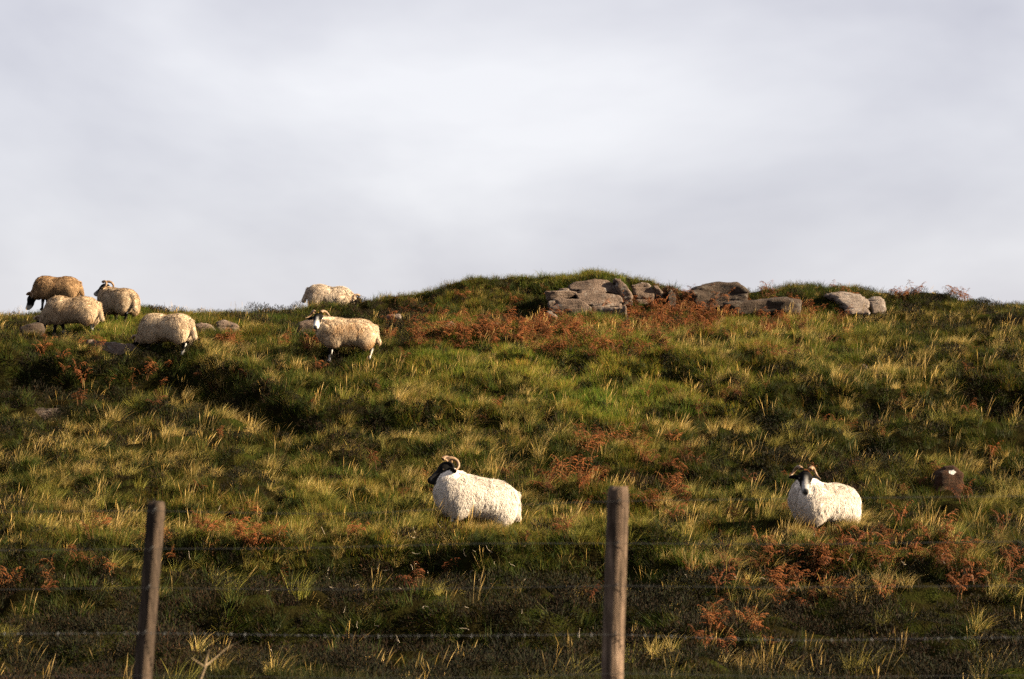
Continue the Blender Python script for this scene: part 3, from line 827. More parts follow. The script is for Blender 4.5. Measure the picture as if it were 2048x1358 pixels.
for sdist in np.arange(0.03, arc[-1], 0.066):
    c = np.array([np.interp(sdist, arc, P[:, i]) for i in range(3)]) - fo
    for q in range(2):
        a0 = random.uniform(0, 6.28)
        e = np.array((random.uniform(-0.4, 0.4), math.cos(a0), math.sin(a0))); e /= np.linalg.norm(e)
        add(tube_np(np.stack([c - e * 0.011, c, c + e * 0.011]), [0.0007, 0.0021, 0.0007], 5))
link('barbed_wire', mesh_py('barbed_wire', bv, bf, mat_plain('pale_zinc', (0.06, 0.06, 0.063), 0.5, 0.3, 0.3)), fence)['label'] = 'twisted wire with short barbs'
for rw in (1019, 1095, 1172, 1262): staple(pl, pla, 313.5 - (rw - 1005) * 0.081, rw)
for rw in (1000, 1084, 1168, 1264): staple(pr, pra, 1236 - (rw - 976) * 0.03, rw)

# ------------------------------------------------------------------ bare forked stem by the fence
SD = 9.3
def sp_(px, row, dy=0): return np.array(((px - 1024) * SD / FPX, SD + dy, EYE + (HOR - row) * SD / FPX))
foot = sp_(396, 1380); foot[2] = float(zfun(foot[0], SD)) - 0.03
sv, sf = [], []
def addst(pts, r0, r1):
    pts = np.asarray(pts); V, F = tube_np(pts, np.linspace(r0, r1, len(pts)), 7); o = len(sv)
    sv.extend(V); sf.extend([tuple(i + o for i in f) for f in F])
addst([foot, sp_(400, 1362), sp_(410, 1336), sp_(413, 1318), sp_(418, 1300)], 0.008, 0.004)
addst([sp_(411, 1332), sp_(425, 1321, 0.03), sp_(450, 1300, 0.07), sp_(486, 1283, 0.1)], 0.0035, 0.0012)
addst([sp_(411, 1334), sp_(402, 1326, -0.02), sp_(386, 1312, -0.05)], 0.003, 0.001)
o = link('bare_stem', mesh_py('bare_stem', np.array(sv) - foot, sf, M_STEM), None, foot)
tag(o, 'pale bare forked plant stem at the bottom edge right of the left fence post', 'plant stem')

# ------------------------------------------------------------------ plants: prototypes
def blades(n, hmin, hmax, wid, spread, lean, curl, cols, seed, segs=3, wind=(1, 0), seedhead=False):
    r = np.random.default_rng(seed)
    hgt = r.uniform(hmin, hmax, n); a = r.uniform(0, 2 * math.pi, n); rd = spread * np.sqrt(r.uniform(0, 1, n))
    bx, by = rd * np.cos(a), rd * np.sin(a)
    az = r.uniform(0, 2 * math.pi, n)
    dx = np.cos(a) * 0.45 + 0.5 * np.cos(az) + wind[0] * lean; dy = np.sin(a) * 0.45 + 0.5 * np.sin(az) + wind[1] * lean
    tilt = r.uniform(0.12, 0.42, n); cr = curl * r.uniform(0.5, 1.3, n)
    fa = r.uniform(0, 2 * math.pi, n)
    Vs, Fs, Cs = [], [], []
    cidx = r.integers(0, len(cols), n); cc = np.array(cols)[cidx] * r.uniform(0.75, 1.2, n)[:, None]
    k = segs + 1; off = 0
    for i in range(k):
        t = i / segs
        hx = (tilt * t + cr * t * t) * hgt
        px = bx + dx * hx; py = by + dy * hx
        pz = hgt * (t - 0.28 * cr * t * t) - 0.03
        w = wid * (1 - 0.85 * t ** 1.5)
        if seedhead: w = wid * (0.55 if i < segs - 1 else (2.1 if i == segs - 1 else 0.5))
        if seedhead and i == segs: w = wid * 0.4
        ox_, oy_ = np.cos(fa) * w * 0.5, np.sin(fa) * w * 0.5
        Vs.append(np.stack([px - ox_, py - oy_, pz], -1)); Vs.append(np.stack([px + ox_, py + oy_, pz], -1))
        g = 0.85 + 0.2 * t  # paler tips, with a little shade painted in towards the root
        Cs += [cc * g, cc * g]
    V = np.concatenate(Vs); C = np.concatenate(Cs); j = np.arange(n)
    for i in range(segs):
        Fs.append(np.stack([2 * i * n + j, (2 * i + 1) * n + j, (2 * i + 3) * n + j, (2 * i + 2) * n + j], -1))
    return V, np.concatenate(Fs), C
def twigs(n, rad, hgt, leaf, cols, seed):
    r = np.random.default_rng(seed)
    v = r.normal(0, 1, (n, 3)); v[:, 2] = np.abs(v[:, 2]); v /= np.linalg.norm(v, axis=1)[:, None]
    q = r.uniform(0.45, 1.0, n) ** 0.6
    c = v * q[:, None] * np.array((rad, rad, hgt))
    d = v + r.normal(0, 0.5, (n, 3)) + np.array((0, 0, 0.5)); d /= np.linalg.norm(d, axis=1)[:, None]
    s = np.cross(d, r.normal(0, 1, (n, 3))); s /= np.linalg.norm(s, axis=1)[:, None]
    L = leaf * r.uniform(0.6, 1.6, n)[:, None]; w = L * 0.16
    V = np.concatenate([c - s * w, c + s * w, c + d * L + s * w * 0.4, c + d * L - s * w * 0.4]); j = np.arange(n)
    C = np.array(cols)[r.integers(0, len(cols), n)] * r.uniform(0.6, 1.3, n)[:, None]
    return V, np.stack([j, j + n, j + 2 * n, j + 3 * n], -1), np.tile(C, (4, 1))
PROTO = bpy.data.collections.new('plant_library')
def proto(i, kind, VFC, mat):
    me = mesh_np(kind, VFC[0], VFC[1], mat, False, np.clip(VFC[2], 0, 1))
    o = bpy.data.objects.new('p%02d_%s' % (i, kind), me); PROTO.objects.link(o)
GREEN = [(0.0468, 0.0624, 0.0056), (0.0325, 0.0474, 0.0044), (0.0749, 0.0749, 0.0094), (0.0936, 0.0655, 0.0150), (0.0250, 0.0343, 0.0038)]
STRAW = [(0.5120, 0.3680, 0.1240), (0.4000, 0.2880, 0.0840), (0.5760, 0.4480, 0.2080), (0.1360, 0.1160, 0.0208), (0.2640, 0.1600, 0.0480)]
BROWN = [(0.0115, 0.0061, 0.0023), (0.0061, 0.0042, 0.0015), (0.0092, 0.0089, 0.0019), (0.0046, 0.0050, 0.0012), (0.0211, 0.0096, 0.0031)]
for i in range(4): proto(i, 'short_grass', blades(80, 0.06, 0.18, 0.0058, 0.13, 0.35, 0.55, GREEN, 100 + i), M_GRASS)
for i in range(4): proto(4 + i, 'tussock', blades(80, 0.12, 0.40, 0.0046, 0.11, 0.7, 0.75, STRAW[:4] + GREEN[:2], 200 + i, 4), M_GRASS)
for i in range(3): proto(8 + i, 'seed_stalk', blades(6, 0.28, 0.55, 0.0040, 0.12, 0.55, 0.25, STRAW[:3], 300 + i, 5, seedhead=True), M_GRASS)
for i in range(3): proto(11 + i, 'heather', twigs(300, 0.17, 0.17, 0.019, BROWN, 400 + i), M_HEATH)
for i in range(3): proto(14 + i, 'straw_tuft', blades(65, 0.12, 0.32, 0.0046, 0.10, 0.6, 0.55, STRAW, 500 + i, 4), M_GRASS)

# vegetation map of the slope: which plant grows where, with shaded banks put in as darker growth (photo column, row, straw, green, heather)
ANCH = np.array([
 (100,700,.2,.35,.5),(60,800,.05,.1,1),(300,760,.12,.15,.95),(150,930,.4,.3,.4),(300,900,.4,.3,.5),(500,820,.4,.25,.5),(600,770,.5,.4,.2),(480,690,.35,.5,.3),
 (700,890,.2,.25,.7),(500,950,.3,.25,.6),(650,980,.6,.6,.2),(400,1040,.7,.5,.2),(150,1060,.8,.4,.2),(100,1150,.25,.2,.8),(300,1200,.1,.2,.9),(600,1090,.7,.5,.2),
 (700,1200,.12,.15,1),(900,1180,.12,.2,.9),(900,1300,.08,.15,1),(900,720,.5,.8,.1),(1050,720,.6,1,0),(1200,730,.4,1,.1),(1000,800,.8,.6,.1),(1250,810,.4,1,0),
 (1400,780,.6,.8,.1),(1300,860,.8,.6,.1),(800,790,.6,.6,.2),(1050,870,.3,.5,.5),(1150,930,.35,.3,.6),(1400,930,.2,.2,.8),(1600,880,.2,.2,.9),(1800,860,.2,.2,.9),
 (1650,780,.7,.4,.3),(1850,780,.5,.4,.4),(1600,660,.9,.7,.1),(1700,680,1,.5,.1),(1900,660,.4,.4,.4),(1500,690,.6,.7,.2),(2000,700,.3,.4,.5),(1700,960,.3,.4,.6),
 (1950,980,.3,.4,.6),(1450,1000,.6,.4,.2),(1800,1040,.5,.3,.3),(1150,1060,1,.5,0),(950,1085,.9,.5,.1),(750,1050,.8,.6,.1),(1400,1060,.9,.5,.1),(1350,1120,.7,.5,.2),
 (1550,1180,.3,.2,.8),(1800,1200,.4,.2,.6),(1750,1110,.4,.3,.4),(1950,1180,.4,.3,.5),(1900,1300,.3,.3,.7),(1500,1320,.2,.2,.8),(1100,1240,.3,.25,.7),(200,640,.2,.8,.3),
 (600,640,.15,.5,.6),(900,620,.4,.6,.4),(800,640,.15,.4,.8),(1000,580,.5,.6,.6),(900,575,.4,.5,.7),(1100,560,.4,.6,.5),(1200,560,.4,.8,.3),(1300,575,.3,.4,.7),(1560,580,.2,.4,.8),(1650,575,.4,.4,.7),(1800,600,.2,.3,.8),(1950,610,.2,.4,.7),(1050,610,.2,.4,.7),(500,1330,.1,.2,.9),(1250,620,.2,.7,.3),
 (200,1330,.1,.2,.9)])
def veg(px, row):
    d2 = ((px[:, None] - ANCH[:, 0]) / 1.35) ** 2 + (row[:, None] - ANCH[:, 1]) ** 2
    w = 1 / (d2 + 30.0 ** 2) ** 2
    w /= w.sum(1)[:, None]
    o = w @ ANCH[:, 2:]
    o[:, 0] *= 1 - 0.82 * sstep(1110, 1180, row); o[:, 2] = np.maximum(o[:, 2], 0.95 * sstep(1120, 1190, row)); o[:, 1] *= 1 - 0.35 * sstep(1120, 1190, row)  # foreground light fall-off put into the plant mix: more heather, less straw and green
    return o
# random points over the slope, a little wider than the view
def scatter(density, y0=15.0, y1=42.0, margin=1.16, seed=0):
    r = np.random.default_rng(seed)
    area = 0.30 * 1.06 * (y1 ** 2 - y0 ** 2) + 2 * 2.6 * (y1 - y0)      # view wedge plus 2.6 m either side
    n = int(area * density)
    wmax = 0.318 * y1 + 2.6
    y = r.uniform(y0, y1, int(n * 2.4)); y = y[r.uniform(0, 1, len(y)) < (0.318 * y + 2.6) / wmax][:n]; n = len(y)
    x = r.uniform(-1, 1, n) * (0.318 * y + 2.6)
    z = zfun(x, y)
    px = 1024 + FPX * x / y; row = HOR - FPX * (z - EYE) / y
    return r, x, y, z, px, row
def blocked(x, y, sheep=False):
    b = np.zeros(len(x), bool)
    for ex, ey, rx, ry in EXCL: b |= ((x - ex) / rx) ** 2 + ((y - ey) / ry) ** 2 < 1
    if sheep:
        for ex, ey, yw, sc in SHEEP_FOOT:
            dx, dy = x - ex, y - ey + (0.22 if ey > 28 else 0.02); c, s_ = math.cos(yw), math.sin(yw)
            b |= ((dx * c + dy * s_) / 0.60) ** 2 + ((-dx * s_ + dy * c) / (0.5 if ey > 28 else 0.32)) ** 2 < 1
    return b
def slope_n(x, y):
    e = 0.12
    return (zfun(x + e, y) - zfun(x - e, y)) / (2 * e), (zfun(x, y + e) - zfun(x, y - e)) / (2 * e)
def gn_tree():
    g = bpy.data.node_groups.new('scatter_plants', 'GeometryNodeTree')
    g.interface.new_socket('Geometry', in_out='INPUT', socket_type='NodeSocketGeometry')
    g.interface.new_socket('Geometry', in_out='OUTPUT', socket_type='NodeSocketGeometry')
    i = N(g, 'NodeGroupInput'); o = N(g, 'NodeGroupOutput')
    ci = N(g, 'GeometryNodeCollectionInfo'); ci.inputs['Collection'].default_value = PROTO
    ci.inputs['Separate Children'].default_value = True; ci.inputs['Reset Children'].default_value = True
    ip = N(g, 'GeometryNodeInstanceOnPoints'); ip.inputs['Pick Instance'].default_value = True
    def attr(name, dt):
        a = N(g, 'GeometryNodeInputNamedAttribute', data_type=dt); a.inputs['Name'].default_value = name; return a.outputs['Attribute']
    er = N(g, 'FunctionNodeEulerToRotation')
    g.links.new(attr('rot', 'FLOAT_VECTOR'), er.inputs[0])
    g.links.new(i.outputs[0], ip.inputs['Points']); g.links.new(ci.outputs[0], ip.inputs['Instance'])
    g.links.new(attr('kindex', 'INT'), ip.inputs['Instance Index']); g.links.new(er.outputs[0], ip.inputs['Rotation'])
    g.links.new(attr('scl', 'FLOAT_VECTOR'), ip.inputs['Scale'])
    g.links.new(ip.outputs[0], o.inputs[0])
    return g
GN = gn_tree()
def plant_stuff(name, label, cat, x, y, z, kidx, rot, scl, tint):
    me = bpy.data.meshes.new(name)
    n = len(x); me.vertices.add(n)
    me.vertices.foreach_set('co', np.stack([x, y, z], -1).astype(np.float32).ravel())
    for nm, tp, key, dat in (('rot', 'FLOAT_VECTOR', 'vector', rot), ('scl', 'FLOAT_VECTOR', 'vector', scl), ('kindex', 'INT', 'value', kidx)):
        a = me.attributes.new(nm, tp, 'POINT'); a.data.foreach_set(key, np.ascontiguousarray(dat, dtype=np.int32 if tp == 'INT' else np.float32).ravel())
    a = me.attributes.new('tint', 'FLOAT_COLOR', 'POINT')
    c = np.ones((n, 4), np.float32); c[:, :3] = tint; a.data.foreach_set('color', c.ravel())
    o = link(name, me)
    md = o.modifiers.new('scatter', 'NODES'); md.node_group = GN
    tag(o, label, cat, kind='stuff')
    print(name, n)
    return o
def rots(r, x, y, n, spin):
    gxs, gys = slope_n(x, y)
    return np.stack([np.clip(gys, -1, 1) * 0.35 + r.normal(0, 0.06, n), -np.clip(gxs, -1, 1) * 0.35 + r.normal(0, 0.06, n), r.uniform(-spin, spin, n)], -1)
def scl3(r, n, lo, hi, hz=0.25):
    s = r.uniform(lo, hi, n); return np.stack([s, s, s * r.uniform(1 - hz, 1 + hz, n)], -1)

# short green turf
r, x, y, z, px, row = scatter(52, seed=1)
vg = veg(px, row)
p1 = fbm(x * 0.8, y * 1.1, seed=41, octv=3)
keep = (r.uniform(0, 1, len(x)) < np.clip(0.35 + 0.85 * vg[:, 1] + 0.5 * p1 - 0.6 * vg[:, 2], 0.10, 1)) & ~blocked(x, y)
x, y, z, vg, p1, row = x[keep], y[keep], z[keep], vg[keep], p1[keep], row[keep]; n = len(x)
yel = np.clip(0.30 + 0.45 * (hum(x, y) - 0.4) + 1.0 * fbm(x * 1.3, y * 1.6, seed=51, octv=3) + 0.35 * vg[:, 0] - 0.25 * vg[:, 1], 0, 1)[:, None]
tint = (np.array((0.85, 1.05, 0.8)) * (1 - yel) + np.array((1.9, 1.35, 1.3)) * yel) * ((0.16 + 1.75 * vg[:, 1]) * (1 - 0.4 * vg[:, 2]) * (1 - 0.4 * sstep(1115, 1180, row)))[:, None] * r.uniform(0.7, 1.25, n)[:, None]  # tint dims on dark banks and in the foreground, painting in their shade
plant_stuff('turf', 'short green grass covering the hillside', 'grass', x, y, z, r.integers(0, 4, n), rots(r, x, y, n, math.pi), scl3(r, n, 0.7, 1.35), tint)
# long wind-blown tussocks and straw
r, x, y, z, px, row = scatter(32, seed=2)
vg = veg(px, row)
p1 = fbm(x * 0.7, y * 1.2, seed=61, octv=3)
keep = (r.uniform(0, 1, len(x)) < np.clip(0.02 + (0.95 * vg[:, 0] * (0.65 + 2.0 * p1) + 0.25 * p1) * (0.25 + 1.35 * hum(x, y)), 0.01, 0.97)) & ~blocked(x, y, True) & (row > 560)
x, y, z, vg, p1, row = x[keep], y[keep], z[keep], vg[keep], p1[keep], row[keep]; n = len(x)
kk = np.where(r.uniform(0, 1, n) < 0.5, r.integers(4, 8, n), r.integers(14, 17, n))
gre = np.clip(0.52 + 1.4 * fbm(x * 0.9, y * 1.2, seed=71, octv=2) - 0.3 * vg[:, 0], 0, 1)[:, None]
tint = (np.array((1.0, 0.95, 0.85)) * (1 - gre) + np.array((0.46, 0.56, 0.28)) * gre) * r.uniform(0.5, 1.2, n)[:, None]
small = np.clip((row - 560) / 120, 0.45, 1.0)[:, None]
# straw growing up in front of the two near sheep
fx_ = np.concatenate([r.uniform(-0.25, 0.75, 46), r.uniform(-0.55, 0.60, 40)]); fy_ = np.concatenate([r.uniform(-0.62, -0.30, 46), r.uniform(-0.62, -0.32, 40)])
ox2 = np.array([SHEEP_FOOT[0][0]] * 46 + [SHEEP_FOOT[1][0]] * 40) + fx_; oy2 = np.array([SHEEP_FOOT[0][1]] * 46 + [SHEEP_FOOT[1][1]] * 40) + fy_
x = np.concatenate([x, ox2]); y = np.concatenate([y, oy2]); z = np.concatenate([z, zfun(ox2, oy2)]); m_ = len(ox2); n += m_
kk = np.concatenate([kk, r.integers(14, 17, m_)]); tint = np.concatenate([tint, np.array((0.9, 0.85, 0.75)) * r.uniform(0.55, 1.05, m_)[:, None]]); small = np.concatenate([small, np.ones((m_, 1))])
plant_stuff('long_grass', 'long pale wind-bent moor grass in tussocks on the slope', 'grass', x, y, z, kk, rots(r, x, y, n, 1.25), scl3(r, n, 0.38, 0.95) * small, tint)
# seed stalks
r, x, y, z, px, row = scatter(12, seed=3)
vg = veg(px, row)
keep = (r.uniform(0, 1, len(x)) < np.clip(0.08 + 0.65 * vg[:, 0] * (0.8 + 1.6 * fbm(x * 0.8, y * 1.2, seed=66, octv=2)), 0, 1)) & ~blocked(x, y, True) & (row > 575)
x, y, z, vg, row = x[keep], y[keep], z[keep], vg[keep], row[keep]; n = len(x)
tint = np.array((1.05, 0.92, 0.75)) * r.uniform(0.35, 1.2, n)[:, None]
plant_stuff('seed_stalks', 'thin straw-coloured grass seed stalks standing above the turf', 'grass', x, y, z, r.integers(8, 11, n), rots(r, x, y, n, 0.9), scl3(r, n, 0.5, 0.9) * np.clip((row - 540) / 120, 0.5, 1.0)[:, None], tint)
# dark heather and moss
r, x, y, z, px, row = scatter(44, seed=4)
vg = veg(px, row)
p1 = fbm(x * 0.9, y * 1.2, seed=81, octv=3)
gxs, gys = slope_n(x, y)
keep = (r.uniform(0, 1, len(x)) < np.clip(-0.10 + 0.85 * vg[:, 2] + 0.6 * p1 + 0.9 * np.clip(gys - 0.6, 0, 1) + 0.7 * (0.45 - hum(x, y)), 0.02, 1)) & ~blocked(x, y)
x, y, z, vg, row = x[keep], y[keep], z[keep], vg[keep], row[keep]; n = len(x)
red = np.clip(0.4 + 1.2 * fbm(x * 0.8, y * 0.8, seed=91, octv=2), 0, 1)[:, None]
tint = (np.array((0.75, 0.95, 0.8)) * (1 - red) + np.array((1.05, 0.85, 0.8)) * red) * r.uniform(0.6, 1.2, n)[:, None]
plant_stuff('heather', 'dark brown-green heather and moss hummocks between the grass', 'heather', x, y, z - 0.03, r.integers(11, 14, n), rots(r, x, y, n, math.pi), scl3(r, n, 0.6, 1.5, 0.4) * np.clip((row - 520) / 110, 0.5, 1.0)[:, None], tint)
# grass hanging over the steep little banks
r, x, y, z, px, row = scatter(60, seed=8)
gxs, gys = slope_n(x, y)
keep = (gys > 0.62) & ~blocked(x, y) & (r.uniform(0, 1, len(x)) < 0.8)
x, y, z = x[keep], y[keep], z[keep]; n = len(x)
plant_stuff('bank_grass', 'short dark grass hanging over the little banks of the slope', 'grass', x, y, z, r.integers(0, 4, n), rots(r, x, y, n, math.pi) + np.array((0.35, 0, 0)), scl3(r, n, 0.8, 1.4), np.array((0.55, 0.62, 0.5)) * r.uniform(0.4, 1.2, n)[:, None])
# near verge below the fence line, mostly under the frame
r, x, y, z, px, row = scatter(26, 5.5, 16.0, 1.1, seed=6); n = len(x)
plant_stuff('verge_grass', 'short grass of the verge below the fence', 'grass', x, y, z, r.integers(0, 4, n), rots(r, x, y, n, math.pi), scl3(r, n, 0.6, 1.0), np.array((0.34, 0.34, 0.28)) * r.uniform(0.5, 1.2, n)[:, None])

# ------------------------------------------------------------------ bracken
def frond_mesh(seed):
    r = random.Random(seed)
    H = r.uniform(0.34, 0.52); lean = r.uniform(0.15, 0.5); curl = r.uniform(0.8, 2.6)
    n = 12; pts = []
    p = np.array((0., 0., -0.04)); ang = r.uniform(0.0, 0.25)
    for i in range(n):
        pts.append(p.copy())
        ang += (0.03 + curl * 0.25 * (i / n) ** 2.2)
        p = p + (H / (n - 1)) * np.array((math.sin(ang), r.uniform(-0.05, 0.05), math.cos(ang)))
    pts = np.array(pts)
    V, F, C = [], [], []
    tv, tf = tube_np(pts, np.linspace(0.0065, 0.002, n), 4, False)
    V += list(tv); F += tf
    sc = np.array((0.15, 0.075, 0.030)); C += [sc * (1 + 0.3 * r.random())] * len(tv)
    base = np.array((0.108, 0.031, 0.009))
    for i in range(5, n):
        t = i / (n - 1)
        T = pts[min(i + 1, n - 1)] - pts[i - 1]; T /= np.linalg.norm(T)
        for sgn in (1, -1):
            if r.random() < 0.12: continue
            L = 0.13 * math.sin(min(1, (1.12 - t) * 1.7) * 1.45) * r.uniform(0.6, 1.1) + 0.012
            out = np.array((0.25 * T[0], sgn, 0.25 * T[2])) + np.array((r.uniform(-0.4, 0.4), 0, r.uniform(-0.2, 0.4)))
            out /= np.linalg.norm(out)
            q = pts[i].copy(); m = 5; rail = []
            dr = out.copy()
            for k in range(m):
                rail.append(q.copy()); dr = dr + np.array((0.12 * r.uniform(-1, 1), 0, -0.30 * r.uniform(0.3, 1.2))); dr /= np.linalg.norm(dr)
                q = q + dr * L / (m - 1)
            wv = np.cross(out, (0.3, 0.1, 1)); wv /= np.linalg.norm(wv)
            cc = base * r.uniform(0.55, 1.5) + np.array((0.035, 0.018, 0.003)) * r.random()
            for k in range(m - 1):      # jagged leaflets on both sides of the pinna
                for s2 in (1, -1):
                    a = rail[k]; b = rail[k + 1]; wlen = 0.020 * (1 - 0.6 * k / m) * r.uniform(0.5, 1.2)
                    tip = (a + b) / 2 + s2 * wv * wlen + 0.4 * (b - a) + np.array((0, 0, -0.012 * r.random()))
                    o = len(V); V += [a, b, tip]; F.append((o, o + 1, o + 2)); C += [cc, cc, cc * 1.15]
    V = np.array(V); me = mesh_py('frond', V, F, M_BRACK, False)
    a = me.attributes.new('Col', 'FLOAT_COLOR', 'POINT'); c = np.ones((len(V), 4), np.float32); c[:, :3] = np.clip(np.array(C), 0, 1)
    a.data.foreach_set('color', c.ravel())
    return me
FRONDS = [frond_mesh(900 + i) for i in range(10)]
br = random.Random(5)
def bracken(x, y, z, label, group=None, size=1.0, nf=None):
    root = bpy.data.objects.new('bracken', None); COL.objects.link(root)
    root.location = (x, y, z); root.rotation_euler = (0, 0, br.uniform(-0.6, 0.9)); s_ = size * br.uniform(0.8, 1.3); root.scale = (s_, s_, s_ * br.uniform(0.85, 1.15))
    tag(root, label, 'bracken', group)
    for k in range(nf or br.choice((3, 4, 4, 5))):
        link('frond', br.choice(FRONDS), root, (br.uniform(-0.07, 0.07), br.uniform(-0.07, 0.07), 0), (br.uniform(-0.2, 0.2), br.uniform(-0.2, 0.2), br.uniform(0, 6.28)))
    return root
PATCH = [
 (1335, 628, 90, 22, 48, 'rust-orange dead bracken in the thicket right of the big outcrop', 'bracken right of the outcrop', 0.82),
 (1440, 610, 45, 14, 20, 'rust-orange dead bracken in front of the dark humped skyline rock', 'bracken by the humped rock', 0.82),
 (1540, 622, 55, 9, 13, 'rust-orange dead bracken along the long low slab', 'bracken by the long slab', 0.82),
 (1075, 662, 60, 18, 32, 'rust-orange dead bracken in the thicket left below the big outcrop', 'bracken below the outcrop', 0.82),
 (925, 672, 75, 10, 34, 'rust-orange dead bracken in the belt right of the standing tan sheep', 'bracken belt beside the tan sheep', 0.82),
 (1200, 690, 80, 18, 14, 'scattered rust bracken in the grass below the outcrop', 'scattered bracken under the outcrop', 0.85),
 (632, 688, 38, 8, 10, 'rust bracken around the squarish boulder behind the tan sheep', 'bracken at the squarish boulder', 0.9),
 (460, 686, 12, 6, 4, 'rust bracken below the wedge-shaped boulder at left', 'bracken at the wedge boulder', 0.8),
 (270, 765, 110, 20, 7, 'sparse rust bracken on the dark bank at left', 'bracken on the dark left bank', 0.7),
 (130, 698, 50, 10, 5, 'small rust bracken left of the cracked bedrock ledge', 'bracken left of the ledge', 0.7),
 (1235, 905, 80, 20, 9, 'rust bracken on the mid slope above the right fence post', 'bracken above the right post', 0.8),
 (1150, 955, 50, 16, 8, 'rust bracken right behind the near side-on sheep', 'bracken behind the near sheep', 0.8),
 (1325, 985, 40, 20, 7, 'rust bracken just right of the right fence post top', 'bracken by the right post', 0.8),
 (400, 1072, 100, 12, 11, 'low rust bracken either side of the left fence post', 'bracken by the left post', 0.62),
 (1650, 1120, 100, 20, 10, 'rust bracken in the patch below the sheep facing the camera', 'bracken below the facing sheep', 0.8),
 (1830, 1085, 80, 20, 7, 'rust bracken on the slope right of the sheep facing the camera', 'bracken right of the facing sheep', 0.8),
 (1590, 1180, 50, 16, 8, 'rust bracken on the dark bank at lower right', 'bracken on the lower right bank', 0.75),
 (1930, 1150, 60, 25, 7, 'rust bracken near the right edge at lower right', 'bracken at the right edge', 0.75),
 (1480, 1250, 70, 18, 6, 'dull rust bracken low on the slope right of the right post', 'bracken low right', 0.65),
 (120, 1165, 70, 18, 5, 'dull rust bracken at lower left, left of the left post', 'bracken low left', 0.6),
 (1820, 588, 26, 3, 5, 'dark rust bracken sprays on the skyline right of the whitish rock', 'bracken sprays on the skyline', 0.75),
 (1935, 594, 14, 3, 4, 'dark rust bracken sprays on the skyline near the right edge', 'bracken sprays at the right skyline', 0.85),
]
for cx, cyy, sx_, sy2, cnt, lab, grp, sz_ in PATCH:
    for k in range(cnt):
        x, y, z = at(cx + br.gauss(0, sx_ * 0.8), cyy + br.gauss(0, sy2 * 0.8) + 8)
        bracken(x, y, z, lab, grp, sz_)
for px_, rw_, lab, sz_ in ((1668, 566, 'single bracken spray topping the grassy mound left of the whitish rock', 0.6), (722, 1075, 'upright rust bracken left of the near side-on sheep feet', 0.7),
                          (1450, 805, 'single rust bracken tuft alone in the bright mid slope', 0.6), (1700, 940, 'lone rust bracken sprig above the sheep facing the camera', 0.6),
                          (850, 962, 'small rust bracken just left of the near sheep black nose', 0.5)):
    bracken(*at(px_, rw_), lab, None, sz_, 3)

# the crowd of smaller bracken around and between them
bv_, bf_, bc_ = [], [], []
for k in range(3):
    V, F, C = [], [], []
    for q in range(4):
        m = FRONDS[(k * 4 + q) % 10]; a_ = br.uniform(0, 6.28); off = np.array((br.uniform(-.09, .09), br.uniform(-.09, .09), 0))
        v = np.array([tuple(w.co) for w in m.vertices]); v = np.stack([v[:, 0] * math.cos(a_) - v[:, 1] * math.sin(a_), v[:, 0] * math.sin(a_) + v[:, 1] * math.cos(a_), v[:, 2]], -1) + off
        c = np.zeros(len(v) * 4, np.float32); m.attributes['Col'].data.foreach_get('color', c)
        o_ = sum(len(w) for w in V); V.append(v); C.append(c.reshape(-1, 4)[:, :3]); F += [tuple(i + o_ for i in pl_.vertices) for pl_ in m.polygons]
    me = mesh_py('bracken_clump', np.concatenate(V), F, M_GRASS, False)
    at_ = me.attributes.new('Col', 'FLOAT_COLOR', 'POINT'); c4 = np.ones((len(me.vertices), 4), np.float32); c4[:, :3] = np.concatenate(C); at_.data.foreach_set('color', c4.ravel())
    PROTO.objects.link(bpy.data.objects.new('p%02d_bracken' % (17 + k), me))
r = np.random.default_rng(31); pts = []
for cx, cyy, sx_, sy2, cnt, lab, grp, sz_ in PATCH:
    if sy2 < 5: continue
    for k in range(int(cnt * 1.2)):
        pts.append(at(cx + r.normal(0, sx_ * 1.15), cyy + r.normal(0, sy2 * 1.25) + 12))
for k in range(170): pts.append(at(r.uniform(780, 1700), r.normal(655, 26)))
for k in range(80): pts.append(at(r.uniform(300, 2040), r.uniform(690, 1240)))
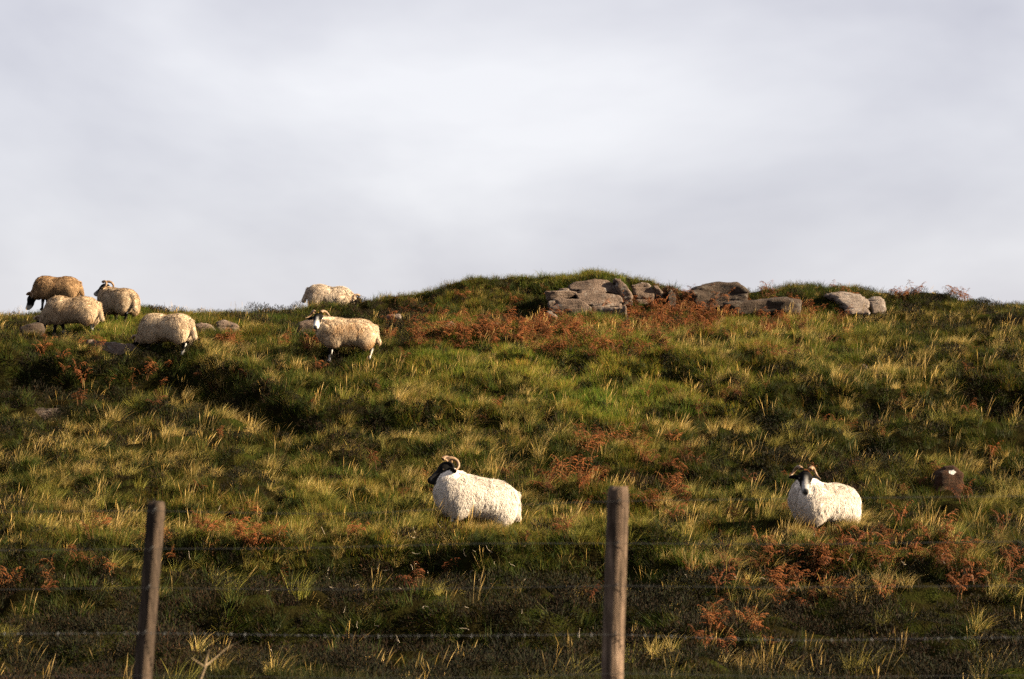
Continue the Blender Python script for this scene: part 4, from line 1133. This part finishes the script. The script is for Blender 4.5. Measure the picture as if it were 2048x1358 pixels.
for k in range(25): pts.append(at(r.normal(1750, 190), r.normal(1130, 70)))
pts = np.array(pts); pts = pts[~blocked(pts[:, 0], pts[:, 1], True)]; n = len(pts)
plant_stuff('bracken_undergrowth', 'low red-brown dead bracken spread through the grass', 'bracken', pts[:, 0], pts[:, 1], pts[:, 2], r.integers(17, 20, n), rots(r, pts[:, 0], pts[:, 1], n, math.pi), scl3(r, n, 0.4, 0.85), np.array((0.95, 0.9, 0.9)) * r.uniform(0.5, 1.25, n)[:, None])

# dark heather dome on the crest
V, F, C = twigs(2600, 0.24, 0.36, 0.035, [(0.060, 0.022, 0.012), (0.040, 0.016, 0.009), (0.075, 0.034, 0.016), (0.03, 0.025, 0.01)], 77)
x, y, z = on(1338, 37.2)
hb = link('heather_bush', mesh_np('heather_bush', V, F, M_BUSH, False, C), None, (x, y, z - 0.02))
tag(hb, 'dark brown domed heather bush on the crest right of the outcrop', 'bush')

# bleached broken stalks caught in the dark bank
r = np.random.default_rng(12)
dv, df = [], []
for k in range(64):
    px_ = r.uniform(60, 1950) if k < 40 else r.normal(820, 170); rw_ = r.normal(1160, 45) if k < 52 else r.normal(1290, 40)
    x, y, z = at(px_, min(rw_, 1350))
    L = r.uniform(0.04, 0.13); a = r.uniform(0, 6.28); el_ = r.uniform(-0.2, 1.3)
    p = np.array((x, y - 0.05, z + r.uniform(0.12, 0.26))); pts = [p.copy()]
    for q in range(4):
        a += r.normal(0, 0.5); el_ += r.normal(0, 0.5)
        p = p + L / 4 * np.array((math.cos(a) * math.cos(el_), math.sin(a) * math.cos(el_) * 0.5, math.sin(el_))); pts.append(p.copy())
    V, F = tube_np(pts, np.linspace(0.0034, 0.0018, 5), 4, False); o = len(dv); dv.extend(V); df.extend([tuple(i + o for i in f) for f in F])
do = link('dead_stalks', mesh_py('dead_stalks', dv, df, mat_plain('bleached_stalks', (0.22, 0.18, 0.135), 0.8, 0, 0.1)))
tag(do, 'bleached broken plant stalks scattered over the dark lower bank', 'stalks', kind='stuff')
